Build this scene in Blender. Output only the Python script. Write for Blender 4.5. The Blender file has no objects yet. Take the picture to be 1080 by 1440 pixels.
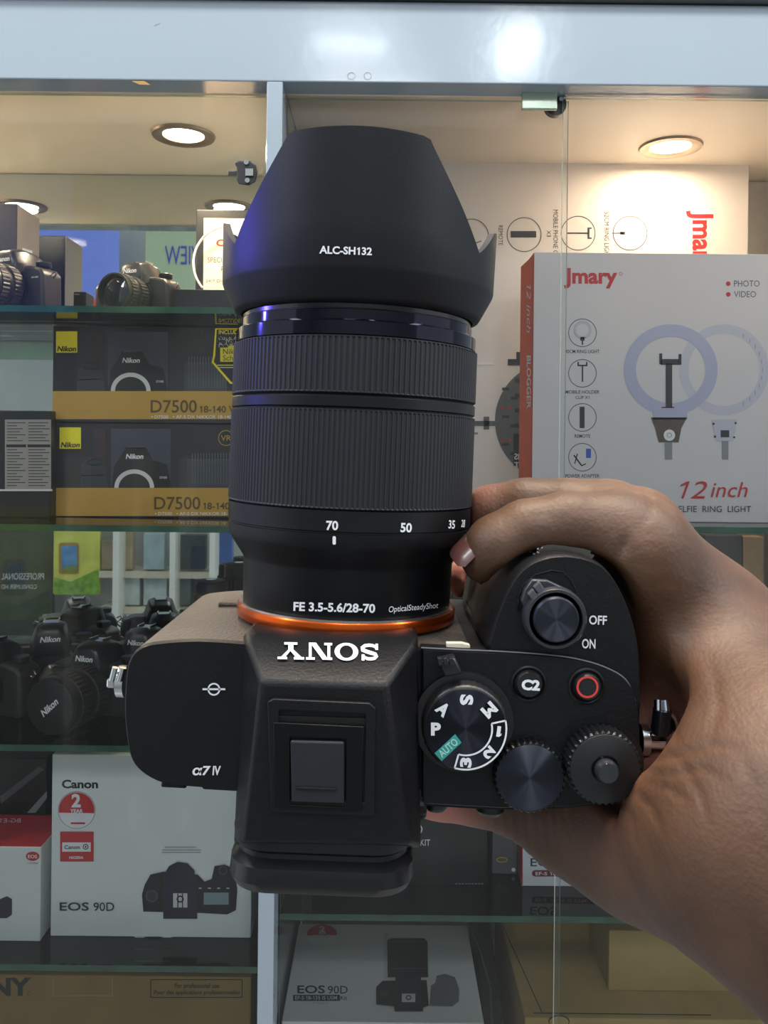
import bpy, bmesh, math, random
import numpy as np
from mathutils import Vector, Matrix
random.seed(7)
SC = bpy.context.scene
COL = SC.collection
# ------------------------------------------------------------------ camera
F = 1200.0; PX = 540.0; PY = 630.0; CAMZ = 1.5
ROLL = math.radians(0.6)
R_ = Vector((math.cos(ROLL), 0, math.sin(ROLL))); U_ = Vector((-math.sin(ROLL), 0, math.cos(ROLL))); FW = Vector((0, 1, 0))
EYE = Vector((0, 0, CAMZ))
cd = bpy.data.cameras.new('camera'); cam = bpy.data.objects.new('camera', cd); COL.objects.link(cam)
cd.sensor_fit = 'AUTO'; cd.sensor_width = 36; cd.lens = 30; cd.shift_y = -90 / 1440; cd.clip_start = 0.01; cd.clip_end = 50
cm = Matrix(((R_.x, U_.x, -FW.x, 0), (R_.y, U_.y, -FW.y, 0), (R_.z, U_.z, -FW.z, CAMZ), (0, 0, 0, 1)))
cam.matrix_world = cm
SC.camera = cam
# ------------------------------------------------------------------ world, lights, exposure
SC.view_settings.view_transform = 'Standard'; SC.view_settings.look = 'None'
SC.view_settings.exposure = 0.42; SC.view_settings.gamma = 1; SC.view_settings.use_curve_mapping = False
w = bpy.data.worlds.new('world'); SC.world = w; w.use_nodes = True
w.node_tree.nodes['Background'].inputs[0].default_value = (0.86, 0.91, 0.98, 1)
w.node_tree.nodes['Background'].inputs[1].default_value = 0.8

def area(name, loc, target, sx, sy, power, color=(1, 1, 1), spread=180):
    l = bpy.data.lights.new(name, 'AREA'); l.shape = 'RECTANGLE'; l.size = sx; l.size_y = sy; l.energy = power; l.color = color
    l.spread = math.radians(spread)
    o = bpy.data.objects.new(name, l); COL.objects.link(o); o.location = loc
    o.rotation_euler = (Vector(target) - Vector(loc)).to_track_quat('-Z', 'Y').to_euler()
    return o
area('ceiling_tube_light', (0.42, -0.88, CAMZ + 1.3), (0.42, -0.6, 0), 0.10, 0.22, 3.5, (0.9, 0.96, 1))
area('ceiling_tube_light', (-0.12, -0.85, CAMZ + 1.3), (-0.1, -0.5, 0), 0.24, 0.10, 1.6, (0.9, 0.96, 1))
area('ceiling_tube_light', (-1.5, -0.3, CAMZ + 1.3), (-0.5, 0.9, CAMZ - 0.3), 0.3, 1.0, 15, (0.92, 0.97, 1))
area('ceiling_tube_light', (1.6, -0.3, CAMZ + 1.3), (0.5, 0.9, CAMZ - 0.3), 0.3, 1.0, 15, (0.95, 0.98, 1))
area('ceiling_tube_light', (-0.07, -1.22, CAMZ + 1.3), (-0.07, -1.22, 0), 0.4, 0.13, 3.5, (0.95, 0.98, 1))
area('ceiling_tube_light', (0.1, 0.28, CAMZ + 1.25), (0.1, 0.75, CAMZ), 1.6, 0.25, 15, (1, 0.96, 0.9))
area('blue_sign_light', (-1.2, 0.42, CAMZ + 0.30), (-0.04, 0.25, CAMZ + 0.10), 0.06, 0.12, 0.035, (0.10, 0.08, 1.0), 9)
area('added_warm_light', (0.05, 0.34, CAMZ + 1.2), (0.03, 0.27, CAMZ), 0.3, 0.3, 1.0, (1, 0.76, 0.5), 50)  # added lamp, no known fixture: warms the held camera and hand from above

# ------------------------------------------------------------------ materials
def lin(c):
    return tuple(((v / 255) / 12.92 if v / 255 <= 0.04045 else (((v / 255) + 0.055) / 1.055) ** 2.4) for v in c) + (1,)
MATS = {}
def mat(name, rgb, rough=0.5, metal=0.0, noise=None, bump=None, coat=0, spec=0.5, emis=None, aniso=0, trans=0, sheen=0):
    """noise = (scale, amount) colour variation; bump = (scale, strength, distance)"""
    if name in MATS: return MATS[name]
    m = bpy.data.materials.new(name); m.use_nodes = True; nt = m.node_tree; b = nt.nodes['Principled BSDF']
    col = lin(rgb)
    b.inputs['Base Color'].default_value = col; b.inputs['Roughness'].default_value = rough; b.inputs['Metallic'].default_value = metal
    b.inputs['Specular IOR Level'].default_value = spec
    if coat: b.inputs['Coat Weight'].default_value = coat; b.inputs['Coat Roughness'].default_value = 0.08
    if sheen: b.inputs['Sheen Weight'].default_value = sheen
    if trans: b.inputs['Transmission Weight'].default_value = trans
    tc = nt.nodes.new('ShaderNodeTexCoord')
    if noise is None: noise = (60, 0.04)
    n = nt.nodes.new('ShaderNodeTexNoise'); n.inputs['Scale'].default_value = noise[0]; n.inputs['Detail'].default_value = 4
    nt.links.new(tc.outputs['Object'], n.inputs['Vector'])
    mr = nt.nodes.new('ShaderNodeMapRange'); mr.inputs['From Min'].default_value = 0.3; mr.inputs['From Max'].default_value = 0.7
    mr.inputs['To Min'].default_value = 1 - noise[1]; mr.inputs['To Max'].default_value = 1 + noise[1]
    nt.links.new(n.outputs['Fac'], mr.inputs['Value'])
    hv = nt.nodes.new('ShaderNodeHueSaturation'); hv.inputs['Color'].default_value = col
    nt.links.new(mr.outputs[0], hv.inputs['Value']); nt.links.new(hv.outputs[0], b.inputs['Base Color'])
    if bump:
        n2 = nt.nodes.new('ShaderNodeTexNoise'); n2.inputs['Scale'].default_value = bump[0]; n2.inputs['Detail'].default_value = 3
        nt.links.new(tc.outputs['Object'], n2.inputs['Vector'])
        bp = nt.nodes.new('ShaderNodeBump'); bp.inputs['Strength'].default_value = bump[1]; bp.inputs['Distance'].default_value = bump[2]
        nt.links.new(n2.outputs['Fac'], bp.inputs['Height']); nt.links.new(bp.outputs[0], b.inputs['Normal'])
    if aniso:
        b.inputs['Anisotropic'].default_value = aniso; b.inputs['Anisotropic Rotation'].default_value = 0.25
        tg = nt.nodes.new('ShaderNodeTangent'); tg.direction_type = 'RADIAL'; tg.axis = 'Z'
        nt.links.new(tg.outputs[0], b.inputs['Tangent'])
    if emis:
        b.inputs['Emission Color'].default_value = lin(emis[0]); b.inputs['Emission Strength'].default_value = emis[1]
    MATS[name] = m; return m

def glass_mat(name, tint, f0=1.5, rough=0.0, dirt=0.0):
    if name in MATS: return MATS[name]
    m = bpy.data.materials.new(name); m.use_nodes = True; nt = m.node_tree; nt.nodes.clear()
    out = nt.nodes.new('ShaderNodeOutputMaterial'); mix = nt.nodes.new('ShaderNodeMixShader')
    tr = nt.nodes.new('ShaderNodeBsdfTransparent'); tr.inputs[0].default_value = tint
    gl = nt.nodes.new('ShaderNodeBsdfGlossy'); gl.inputs['Roughness'].default_value = rough
    fr = nt.nodes.new('ShaderNodeFresnel'); fr.inputs[0].default_value = f0
    nt.links.new(fr.outputs[0], mix.inputs[0]); nt.links.new(tr.outputs[0], mix.inputs[1]); nt.links.new(gl.outputs[0], mix.inputs[2])
    src = mix
    if dirt:
        df = nt.nodes.new('ShaderNodeBsdfDiffuse'); df.inputs[0].default_value = (0.8, 0.82, 0.84, 1)
        tc = nt.nodes.new('ShaderNodeTexCoord'); mp = nt.nodes.new('ShaderNodeMapping'); mp.inputs['Scale'].default_value = (9, 9, 2)
        nz = nt.nodes.new('ShaderNodeTexNoise'); nz.inputs['Scale'].default_value = 2.2; nz.inputs['Detail'].default_value = 5
        mr = nt.nodes.new('ShaderNodeMapRange'); mr.inputs['From Min'].default_value = 0.4; mr.inputs['From Max'].default_value = 0.75
        mr.inputs['To Min'].default_value = dirt * 0.3; mr.inputs['To Max'].default_value = dirt
        m2 = nt.nodes.new('ShaderNodeMixShader')
        nt.links.new(tc.outputs['Object'], mp.inputs[0]); nt.links.new(mp.outputs[0], nz.inputs['Vector']); nt.links.new(nz.outputs['Fac'], mr.inputs['Value'])
        nt.links.new(mr.outputs[0], m2.inputs[0]); nt.links.new(mix.outputs[0], m2.inputs[1]); nt.links.new(df.outputs[0], m2.inputs[2]); src = m2
    nt.links.new(src.outputs[0], out.inputs[0])
    MATS[name] = m; return m

def ink(name, rgb, rough=0.55): return mat('ink_' + name, rgb, rough, noise=(200, 0.02))
WHITE_INK = lambda: ink('white', (232, 234, 238))
PANEL = mat('glossy_painted_panel', (138, 150, 160), 0.16, noise=(5, 0.02), bump=(70, 0.25, 0.0008), coat=0.25, spec=0.4)
CREAM = mat('cream_cabinet_lining', (240, 228, 210), 0.4, noise=(4, 0.05))
GLASS = glass_mat('clear_pane_glass', (0.98, 0.99, 0.985, 1), 1.34, 0, 0.008)
SHELFGLASS = glass_mat('shelf_glass', (0.965, 0.99, 0.975, 1), 1.42)
GREEN = mat('green_glass_edge', (22, 84, 60), 0.12, noise=(30, 0.35), spec=0.8)
CHROME = mat('chrome', (215, 218, 222), 0.12, 1.0)
BLACKPL = mat('black_plastic', (26, 26, 29), 0.38, bump=(900, 0.12, 0.0004))
CARTON = mat('kraft_carton', (176, 150, 92), 0.7, noise=(25, 0.07), bump=(120, 0.1, 0.0006))
CARTOND = mat('dark_kraft_carton', (133, 108, 58), 0.7, noise=(25, 0.08), bump=(120, 0.1, 0.0006))
WHITEBOX = mat('white_card', (222, 228, 228), 0.42, noise=(14, 0.025))
BLACKBOX = mat('black_card', (20, 20, 23), 0.3, noise=(30, 0.15))

# ------------------------------------------------------------------ object helpers
MW = {}
def tagit(o, label, cat, group=None):
    o['label'] = label; o['category'] = cat
    if group: o['group'] = group
def thing(name, label, cat, loc, group=None, M=None):
    o = bpy.data.objects.new(name, None); COL.objects.link(o); o.empty_display_size = 0.02
    m = M if M is not None else Matrix.Translation(Vector(loc))
    o.matrix_world = m; MW[o.name] = m; tagit(o, label, cat, group); return o
def mk(name, verts, faces, material, parent=None, smooth=False, world=False, bevel=0, origin=None, label=None, mats=None, fmat=None, segs=2, subs=0, kind=None):
    """verts are in the parent's frame unless world is set"""
    me = bpy.data.meshes.new(name)
    vs = [Vector(v) for v in verts]
    if parent is not None and world:
        inv = MW[parent.name].inverted(); vs = [inv @ v for v in vs]
    if parent is None:
        o0 = Vector(origin) if origin is not None else Vector((0, 0, 0))
        vs = [v - o0 for v in vs]
    me.from_pydata([tuple(v) for v in vs], [], [tuple(f) for f in faces]); me.validate()
    o = bpy.data.objects.new(name, me); COL.objects.link(o)
    for m in (mats or [material]): me.materials.append(m)
    if fmat:
        for p, i in zip(me.polygons, fmat): p.material_index = i
    if parent is not None: o.parent = parent; MW[o.name] = MW[parent.name]
    else: o.location = o0; MW[o.name] = Matrix.Translation(o0)
    if not name.endswith('_nofix'):
        bm = bmesh.new(); bm.from_mesh(me); bmesh.ops.recalc_face_normals(bm, faces=bm.faces); bm.to_mesh(me); bm.free()
    if smooth:
        me.polygons.foreach_set('use_smooth', [True] * len(me.polygons))
        if not subs:
            me.set_sharp_from_angle(angle=math.radians(38))
    if bevel:
        b = o.modifiers.new('bevel', 'BEVEL'); b.width = bevel; b.segments = segs; b.limit_method = 'ANGLE'; b.angle_limit = math.radians(35); b.harden_normals = False
        if smooth is False and segs > 1: pass
    if subs:
        s = o.modifiers.new('sub', 'SUBSURF'); s.levels = subs; s.render_levels = subs
    if label: o['label'] = label
    if kind: o['kind'] = kind
    return o
BF = [(0, 1, 2, 3), (4, 7, 6, 5), (0, 4, 5, 1), (1, 5, 6, 2), (2, 6, 7, 3), (3, 7, 4, 0)]
def boxv(a, b):
    (x0, y0, z0), (x1, y1, z1) = a, b
    return [(x0, y0, z0), (x1, y0, z0), (x1, y1, z0), (x0, y1, z0), (x0, y0, z1), (x1, y0, z1), (x1, y1, z1), (x0, y1, z1)]
def join(parts):
    V, Fa = [], []
    for v, f in parts:
        n = len(V); V += list(v); Fa += [tuple(i + n for i in q) for q in f]
    return V, Fa
def loft(secs, cap=True, closed=True):
    n = len(secs[0]); V = [p for s in secs for p in s]; Fa = []
    for k in range(len(secs) - 1):
        for i in range(n if closed else n - 1):
            j = (i + 1) % n; Fa.append((k * n + i, k * n + j, (k + 1) * n + j, (k + 1) * n + i))
    if cap: Fa.append(tuple(range(n))); Fa.append(tuple((len(secs) - 1) * n + i for i in range(n)))
    return V, Fa
def lathe(prof, c=(0, 0, 0), axis='z', n=48, ridge=None, cap=True):
    """prof [(r,h)]; ridge (count, amp, h0, h1)"""
    secs = []
    for r, h in prof:
        s = []
        for i in range(n):
            a = 2 * math.pi * i / n; rr = r
            if ridge and ridge[2] <= h <= ridge[3]: rr = r + (ridge[1] if (i * ridge[0] * 2 // n) % 2 else 0)
            x, y = rr * math.cos(a), rr * math.sin(a)
            if axis == 'z': s.append((c[0] + x, c[1] + y, c[2] + h))
            elif axis == 'y': s.append((c[0] + x, c[1] + h, c[2] + y))
            else: s.append((c[0] + h, c[1] + x, c[2] + y))
        secs.append(s)
    return loft(secs, cap)
def tube(pts, r, n=8, rs=None):
    pts = [Vector(p) for p in pts]; secs = []
    up = Vector((0.123, 0.31, 0.94))
    for i, p in enumerate(pts):
        t = (pts[min(i + 1, len(pts) - 1)] - pts[max(i - 1, 0)]).normalized()
        a = t.cross(up).normalized(); b = t.cross(a)
        rr = rs[i] if rs else r
        secs.append([tuple(p + a * rr * math.cos(2 * math.pi * k / n) + b * rr * math.sin(2 * math.pi * k / n)) for k in range(n)])
    return loft(secs)
def rrect(cx, cy, hx, hy, r, n=5):
    out = []
    for sx, sy, a0 in ((1, 1, 0), (-1, 1, 90), (-1, -1, 180), (1, -1, 270)):
        for k in range(n + 1):
            a = math.radians(a0 + 90 * k / n); out.append((cx + sx * (hx - r) + r * math.cos(a), cy + sy * (hy - r) + r * math.sin(a)))
    return out
def circ(cx, cy, r, n=32, a0=0, a1=360, ry=None):
    full = abs(a1 - a0) >= 360; m = n if full else n + 1
    return [(cx + r * math.cos(math.radians(a0 + (a1 - a0) * k / n)), cy + (ry or r) * math.sin(math.radians(a0 + (a1 - a0) * k / n))) for k in range(m)]

# --- text as 2D meshes (builtin font)
_tc = {}
def _txt(s, bold):
    cu = bpy.data.curves.new('t', 'FONT'); cu.body = s; cu.offset = bold; cu.resolution_u = 3; cu.fill_mode = 'FRONT'
    ob = bpy.data.objects.new('t', cu); COL.objects.link(ob)
    dg = bpy.context.evaluated_depsgraph_get(); me = ob.evaluated_get(dg).to_mesh()
    V = [(v.co.x, v.co.y) for v in me.vertices]; Fc = [tuple(p.vertices) for p in me.polygons]
    ob.evaluated_get(dg).to_mesh_clear(); bpy.data.objects.remove(ob); bpy.data.curves.remove(cu)
    return V, Fc
_gc = {}
def glyph(ch, bold):
    if (ch, bold) in _gc: return _gc[(ch, bold)]
    H0 = _gc.setdefault(('HH', bold), _txt('HH', bold)); hx = max(v[0] for v in H0[0])
    full = _txt('H' + ch + 'H', bold)[0]; adv = max(v[0] for v in full) - hx
    V, Fc = _txt(ch, bold) if ch != ' ' else ([], [])
    if ch == '1':
        t = 0.075 + bold * 1.6; c = adv * 0.60; V = [(c - t / 2 - bold, -bold), (c + t / 2, -bold), (c + t / 2, HC_), (c - t * 0.55, HC_), (c - 0.2, HC_ - 0.13), (c - 0.2, HC_ - 0.13 - t), (c - t / 2 - bold, HC_ - 0.10 - t * 0.4)]
        Fc = [(0, 1, 2, 3, 6), (3, 4, 5, 6)]; adv = max(adv, 0.36)
    _gc[(ch, bold)] = (V, Fc, adv); return _gc[(ch, bold)]
HC_ = max(v[1] for v in _txt('H', 0)[0])
def text2d(s, bold=0.0, shear=0.0):
    key = (s, bold, shear)
    if key in _tc: return _tc[key]
    if any(ord(c) > 0x500 for c in s): V, Fc = _txt(s, bold)
    else:
        V, Fc, x = [], [], 0.0
        for ch in s:
            gv, gf, adv = glyph(ch, bold); n = len(V); V += [(a + x, b) for a, b in gv]; Fc += [tuple(i + n for i in f) for f in gf]; x += adv
    V = [(a + shear * b, b) for a, b in V]
    _tc[key] = (V, Fc); return V, Fc
CAP = max(v[1] for v in text2d('H')[0])
def text_pts(s, x, y, h, w=None, rot=0, bold=0.0, shear=0.0, align='l'):
    """pixel-plane text: cap height h px, baseline left at (x,y), rot in degrees clockwise on the picture"""
    V, Fc = text2d(s, bold, shear)
    x0 = min(v[0] for v in V); x1 = max(v[0] for v in V)
    sy = h / CAP; sx = sy if w is None else w / (x1 - x0)
    off = {'l': 0, 'c': -(x1 - x0) * sx / 2, 'r': -(x1 - x0) * sx}[align]
    c, si = math.cos(math.radians(rot)), math.sin(math.radians(rot))
    out = []
    for vx, vy in V:
        a = (vx - x0) * sx + off; b = -vy * sy
        out.append((x + a * c - b * si, y + a * si + b * c))
    return out, Fc

# --- px -> world
def ray(px, py):
    return (R_ * ((px - PX) / F) + U_ * ((PY - py) / F) + FW)
def W(px, py, Y):
    d = ray(px, py); return EYE + d * Y
def plane_surf(p0, n):
    p0 = Vector(p0); n = Vector(n).normalized()
    def f(px, py, lift):
        d = ray(px, py); t = (p0 - EYE).dot(n) / d.dot(n); return EYE + d * t + n * lift
    return f
def yplane(Y): return plane_surf((0, Y, 0), (0, -1, 0))
class Print:
    """collects flat print (ink areas and lettering) lying on a surface, one mesh per ink"""
    def __init__(s, surf, step=0.00025): s.surf = surf; s.d = {}; s.k = 1; s.step = step
    def add(s, m, pts, faces, name='print'):
        s.d.setdefault((name, m.name), []).append(([s.surf(p[0], p[1], s.step * s.k) for p in pts], faces)); return s
    def up(s): s.k += 1; return s
    def poly(s, m, pts, name='print'): return s.add(m, pts, [tuple(range(len(pts)))], name)
    def rect(s, m, x0, y0, x1, y1, name='print'): return s.poly(m, [(x0, y0), (x1, y0), (x1, y1), (x0, y1)], name)
    def disc(s, m, x, y, r, ry=None, name='print'): return s.poly(m, circ(x, y, r, 32, ry=ry), name)
    def ring(s, m, x, y, r, t, ry=None, a0=0, a1=360, name='print'):
        ry = ry or r; o = circ(x, y, r, 40, a0, a1, ry=ry); i = circ(x, y, r - t, 40, a0, a1, ry=ry - t); n = len(o)
        full = abs(a1 - a0) >= 360
        return s.add(m, o + i, [(k, (k + 1) % n, n + (k + 1) % n, n + k) for k in range(n if full else n - 1)], name)
    def line(s, m, x0, y0, x1, y1, t, name='print'):
        L = math.hypot(x1 - x0, y1 - y0); nx, ny = -(y1 - y0) / L * t / 2, (x1 - x0) / L * t / 2
        return s.poly(m, [(x0 + nx, y0 + ny), (x1 + nx, y1 + ny), (x1 - nx, y1 - ny), (x0 - nx, y0 - ny)], name)
    def text(s, m, t, x, y, h, w=None, name='lettering', **k):
        p, f = text_pts(t, x, y, h, w, **k); return s.add(m, p, f, name)
    def done(s, parent, world=True, mats=None):
        objs = []
        for (name, mn), parts in s.d.items():
            V, Fa = join(parts)
            objs.append(mk(name + '', V, Fa, bpy.data.materials[mn], parent, world=world, kind='stuff' if (len(parts) > 1 or name == 'lettering') else None))
        return objs

# ================================================================== THE SETTING: display cabinet
XL, XR, YB, YF = -0.80, 0.575, 1.285, 0.95
ZC = W(540, 116, YF).z           # cabinet ceiling height
ZB = CAMZ - 0.80
def struct(name, verts, faces, m, **k):
    o = mk(name, verts, faces, m, **k); o['kind'] = 'structure'; return o
struct('wall_fascia', boxv((-1.3, YF, ZC), (1.3, YF + 0.035, ZC + 0.413 - 0.0)), BF, PANEL, bevel=0.0015)
fz = W(540, 2, YF).z
bpy.data.objects.remove(bpy.data.objects['wall_fascia'])
fas = struct('trim_1', boxv((-1.3, YF, ZC), (1.3, YF + 0.035, fz)), BF, PANEL, bevel=0.0015)
struct('trim_2', boxv((-1.3, YF - 0.012, fz + 0.002), (1.3, YF + 0.035, fz + 0.12)), BF, mat('grey_top_moulding', (96, 98, 100), 0.4), bevel=0.001)
pr = Print(yplane(YF))
ch = ink('bare_wood', (150, 118, 60))
pr.poly(ch, [(185, 114), (203, 114), (212, 119.5), (196, 119)], 'chip'); sc = ink('scratch', (120, 124, 130))
pr.line(sc, 217, 36, 225, 33, 1, 'scratch')
for cx in (494, 517): pr.ring(sc, cx, 107, 5.5, 1.0, name='screw_cover')
pr.done(fas)
# ceilings of the two bays
px_ = lambda x, y, Y=YF: W(x, y, Y).x
PXL, PXR = px_(369, 700), px_(369, 700) + 0.0178
struct('ceiling_left', boxv((XL, YF + 0.035, ZC + 0.001), (PXL, YB + 0.02, ZC + 0.018)), BF, CREAM)
struct('ceiling_right', boxv((PXR, YF + 0.035, ZC + 0.001), (XR, YB + 0.02, ZC + 0.018)), BF, CREAM)
struct('wall_partition', boxv((PXL, YF, ZB), (PXR, YB, ZC)), BF, PANEL, bevel=0.0012)
struct('wall_right', boxv((XR, YF, ZB), (XR + 0.018, YB + 0.02, ZC)), BF, mat('white_panel', (222, 220, 214), 0.35), bevel=0.001)
struct('wall_left', boxv((XL - 0.018, YF, ZB), (XL, YB + 0.02, ZC)), BF, mat('white_panel', (222, 220, 214), 0.35), bevel=0.001)
struct('wall_back_right', boxv((PXR, YB, ZB), (XR, YB + 0.02, ZC)), BF, mat('pale_back_panel', (214, 206, 198), 0.3))
MIRROR = mat('silvered_mirror', (205, 212, 208), 0.015, 1.0, noise=(3, 0.03))
struct('wall_back_left', boxv((XL, YB, ZB), (PXL, YB + 0.006, ZC)), BF, MIRROR)
struct('wall_back_left_board', boxv((XL, YB + 0.006, ZB), (PXL, YB + 0.02, ZC)), BF, CREAM)
struct('floor_cabinet', boxv((XL, YF, ZB - 0.02), (XR, YB + 0.02, ZB)), BF, mat('white_panel', (222, 220, 214), 0.35))
struct('wall_plinth', boxv((XL - 0.018, YF + 0.01, 0), (XR + 0.018, YB, ZB - 0.02)), BF, PANEL)
# room
struct('floor', boxv((-3, -2.2, -0.02), (3, 2, 0)), BF, mat('grey_tile_floor', (150, 150, 148), 0.25, noise=(2, 0.08)))
struct('wall_behind', boxv((-3, -1.62, 0), (3, -1.6, 2.85)), BF, mat('shop_wall_paint', (176, 180, 178), 0.5))
struct('wall_front_left', boxv((-3, YF + 0.02, 0), (XL - 0.019, YB, 2.85)), BF, PANEL)
struct('wall_front_right', boxv((XR + 0.019, YF + 0.02, 0), (3, YB, 2.85)), BF, PANEL)
struct('wall_front_top', boxv((XL - 0.018, YF + 0.036, ZC + 0.02), (XR + 0.018, YB, 2.85)), BF, PANEL)
# glass panes
GP = YF + 0.0376
def pane(name, x0, x1, z0, z1, y, t=0.005):
    V = boxv((x0, y, z0), (x1, y + t, z1))
    o = mk(name, V, BF, GLASS, mats=[GLASS, mat('pane_edge', (196, 210, 196), 0.1, spec=0.9)], fmat=[1, 1, 0, 1, 0, 1])
    o['kind'] = 'structure'; return o
pane('window_1', XL + 0.005, PXL - 0.002, ZB + 0.002, ZC - 0.001, GP)
xs = px_(789, 700, GP)
pane('window_2', PXR + 0.002, xs + 0.004, ZB + 0.002, ZC - 0.003, GP)
pane('window_3', xs - 0.004, XR - 0.002, ZB + 0.002, ZC - 0.003, GP - 0.009)
# glass door clamp
def Wb(px, py, Y): return W(px, py, Y)
t = thing('glass_door_clamp', 'small pale metal clamp at the top of the glass door', 'clamp', W(757, 130, GP - 0.012))
a, b = W(733, 155, GP - 0.012), W(783, 129, GP - 0.012)
mk('plate', boxv((a.x, GP - 0.016, a.z), (b.x, GP - 0.010, b.z)), BF, mat('pale_nickel', (178, 190, 172), 0.25, 0.6), t, world=True, bevel=0.0012)
c = W(781, 148, GP); V, Fa = lathe([(0.006, 0), (0.0125, 0.001), (0.0125, 0.010), (0.009, 0.013)], (c.x, GP - 0.003, c.z), 'y', 28)
mk('pivot_disc', V, Fa, mat('dark_nickel', (90, 88, 84), 0.3, 0.8), t, world=True, smooth=True)
mk('screw', *lathe([(0.0025, 0), (0.0025, 0.004)], (c.x + 0.005, GP - 0.009, c.z + 0.004), 'y', 12), CHROME, t, world=True)
# black catch on left pane
t = thing('black_glass_catch', 'black catch with two silver screws on the left pane', 'catch', W(345, 260, GP))
o = [(330, 229), (336, 226), (352, 226), (360, 232), (362, 244), (359, 256), (350, 261), (336, 259), (333, 252), (333, 236)]
f = lambda pts, Y: [tuple(W(x, y, Y)) for x, y in pts]
mk('housing', *loft([f(o, GP - 0.016), f(o, GP - 0.001)]), BLACKPL, t, world=True, bevel=0.001)
mk('lever', *loft([f([(321, 241), (335, 240), (335, 246), (321, 247)], GP - 0.012), f([(321, 241), (335, 240), (335, 246), (321, 247)], GP - 0.006)]), BLACKPL, t, world=True, bevel=0.0005)
for cx, cy in ((346.5, 228.5), (348, 254)):
    c = W(cx, cy, GP); mk('screw', *lathe([(0.0028, -0.0185), (0.0028, -0.015)], (c.x * (GP - 0.017) / GP, GP, (c.z - CAMZ) * (GP - 0.017) / GP + CAMZ), 'y', 14), CHROME, t, world=True)
mk('latch_plate', *loft([f([(345, 237), (356, 237), (356, 247), (345, 247)], GP - 0.019), f([(345, 237), (356, 237), (356, 247), (345, 247)], GP - 0.015)]), mat('grey_steel', (150, 152, 150), 0.3, 0.8), t, world=True)

# shelves
SF = 1.0
def shelf(idx, x0, x1, py, label, Yf=SF, tpx=9, xr=200):
    zt = W(xr, py, Yf).z; t_ = tpx * Yf / F
    o = mk('glass_shelf', boxv((x0, Yf, zt - t_), (x1, YB - 0.003, zt)), BF, SHELFGLASS, origin=((x0 + x1) / 2, (Yf + YB) / 2, zt - t_), mats=[SHELFGLASS, GREEN], fmat=[0, 0, 1, 0, 0, 0], bevel=0.0)
    tagit(o, label, 'shelf'); return zt
zL = [shelf(i, XL + 0.001, PXL - 0.001, py, lb) for i, (py, lb) in enumerate([
    (431, 'top glass shelf of the left bay under the display cameras'), (739, 'glass shelf of the left bay under the gold banded boxes'),
    (1049, 'glass shelf of the left bay under the row of dark cameras'), (1358, 'lowest glass shelf of the left bay under the white camera box')])]
zR = [shelf(i, PXR + 0.001, XR - 0.001, py, lb, xr=(1000, 600)[i]) for i, (py, lb) in enumerate([
    (741, 'glass shelf of the right bay under the ring light boxes'), (1287, 'lower glass shelf of the right bay under the black lens kit box')])]
def restY(py, z, x=540): return (z - CAMZ) / (R_.z * (x - PX) / F + U_.z * (PY - py) / F)

# downlights
def downlight(px, py, label, power):
    Y = (ZC - CAMZ) * F / (PY - py); p = W(px, py, Y)
    t = thing('downlight', label, 'light', (p.x, p.y, ZC + 0.001), 'recessed ceiling downlights')
    mk('trim_ring', *lathe([(0.026, 0.004), (0.027, -0.001), (0.032, -0.0035), (0.040, -0.003), (0.0415, -0.0002), (0.041, 0.0005)], (0, 0, 0), 'z', 48, cap=False), mat('brushed_nickel', (170, 150, 130), 0.3, 0.8), t, smooth=True)
    mk('lamp', *lathe([(0.0002, -0.0022), (0.014, -0.002), (0.0265, -0.0004)], (0, 0, 0), 'z', 32, cap=False), mat('lit_halogen', (255, 240, 200), 0.4, emis=((255, 232, 190), 9)), t, smooth=True)
    l = bpy.data.lights.new('downlight_beam', 'AREA'); l.shape = 'DISK'; l.size = 0.05; l.energy = power; l.color = (1, 0.80, 0.55)
    lo = bpy.data.objects.new('downlight_beam', l); COL.objects.link(lo); lo.location = (p.x, p.y, ZC - 0.006)
downlight(258, 194, 'lit round downlight in the left bay ceiling', 1.3)
downlight(943, 203, 'lit round downlight in the right bay ceiling', 0.65)
downlight(-130, 190, 'lit round downlight at far left of the left bay ceiling', 2.0)

# ================================================================== BACKGROUND BOXES
def carton(name, label, cat, x0, y0, x1, y1, Y, depth, m, zbase=None, bevel=0.0012, side=None, top=None, group=None):
    A = W((x0 + x1) / 2 - (x1 - x0) / 2, (y0 + y1) / 2, Y); B = W(x1, (y0 + y1) / 2, Y)
    zt = W((x0 + x1) / 2, y0, Y).z; zb = W((x0 + x1) / 2, y1, Y).z if zbase is None else zbase + 0.0002
    t = thing(name, label, cat, ((A.x + B.x) / 2, Y + depth / 2, zb), group)
    ms = [m, side or m, top or m]
    mk('carton', boxv((A.x, Y, zb), (B.x, Y + depth, zt)), BF, m, t, world=True, bevel=bevel, mats=ms, fmat=[0, 2, 0, 1, 0, 1])
    return t
INKS = dict(black=(22, 22, 26), red=(196, 42, 46), orange=(228, 84, 50), grey=(140, 142, 146), dark=(48, 48, 54), gold=(190, 150, 52), goldd=(92, 70, 26), yellow=(246, 232, 30),
            lav=(178, 180, 208), lav2=(196, 196, 212), navy=(36, 34, 58), maroon=(120, 30, 60), mid=(92, 94, 100), lcd=(130, 150, 156), blue=(60, 90, 190), pale=(206, 208, 208), green=(110, 170, 70), teal=(60, 160, 150))
I = {k: ink(k, v) for k, v in INKS.items()}; I['white'] = WHITE_INK()

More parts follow.
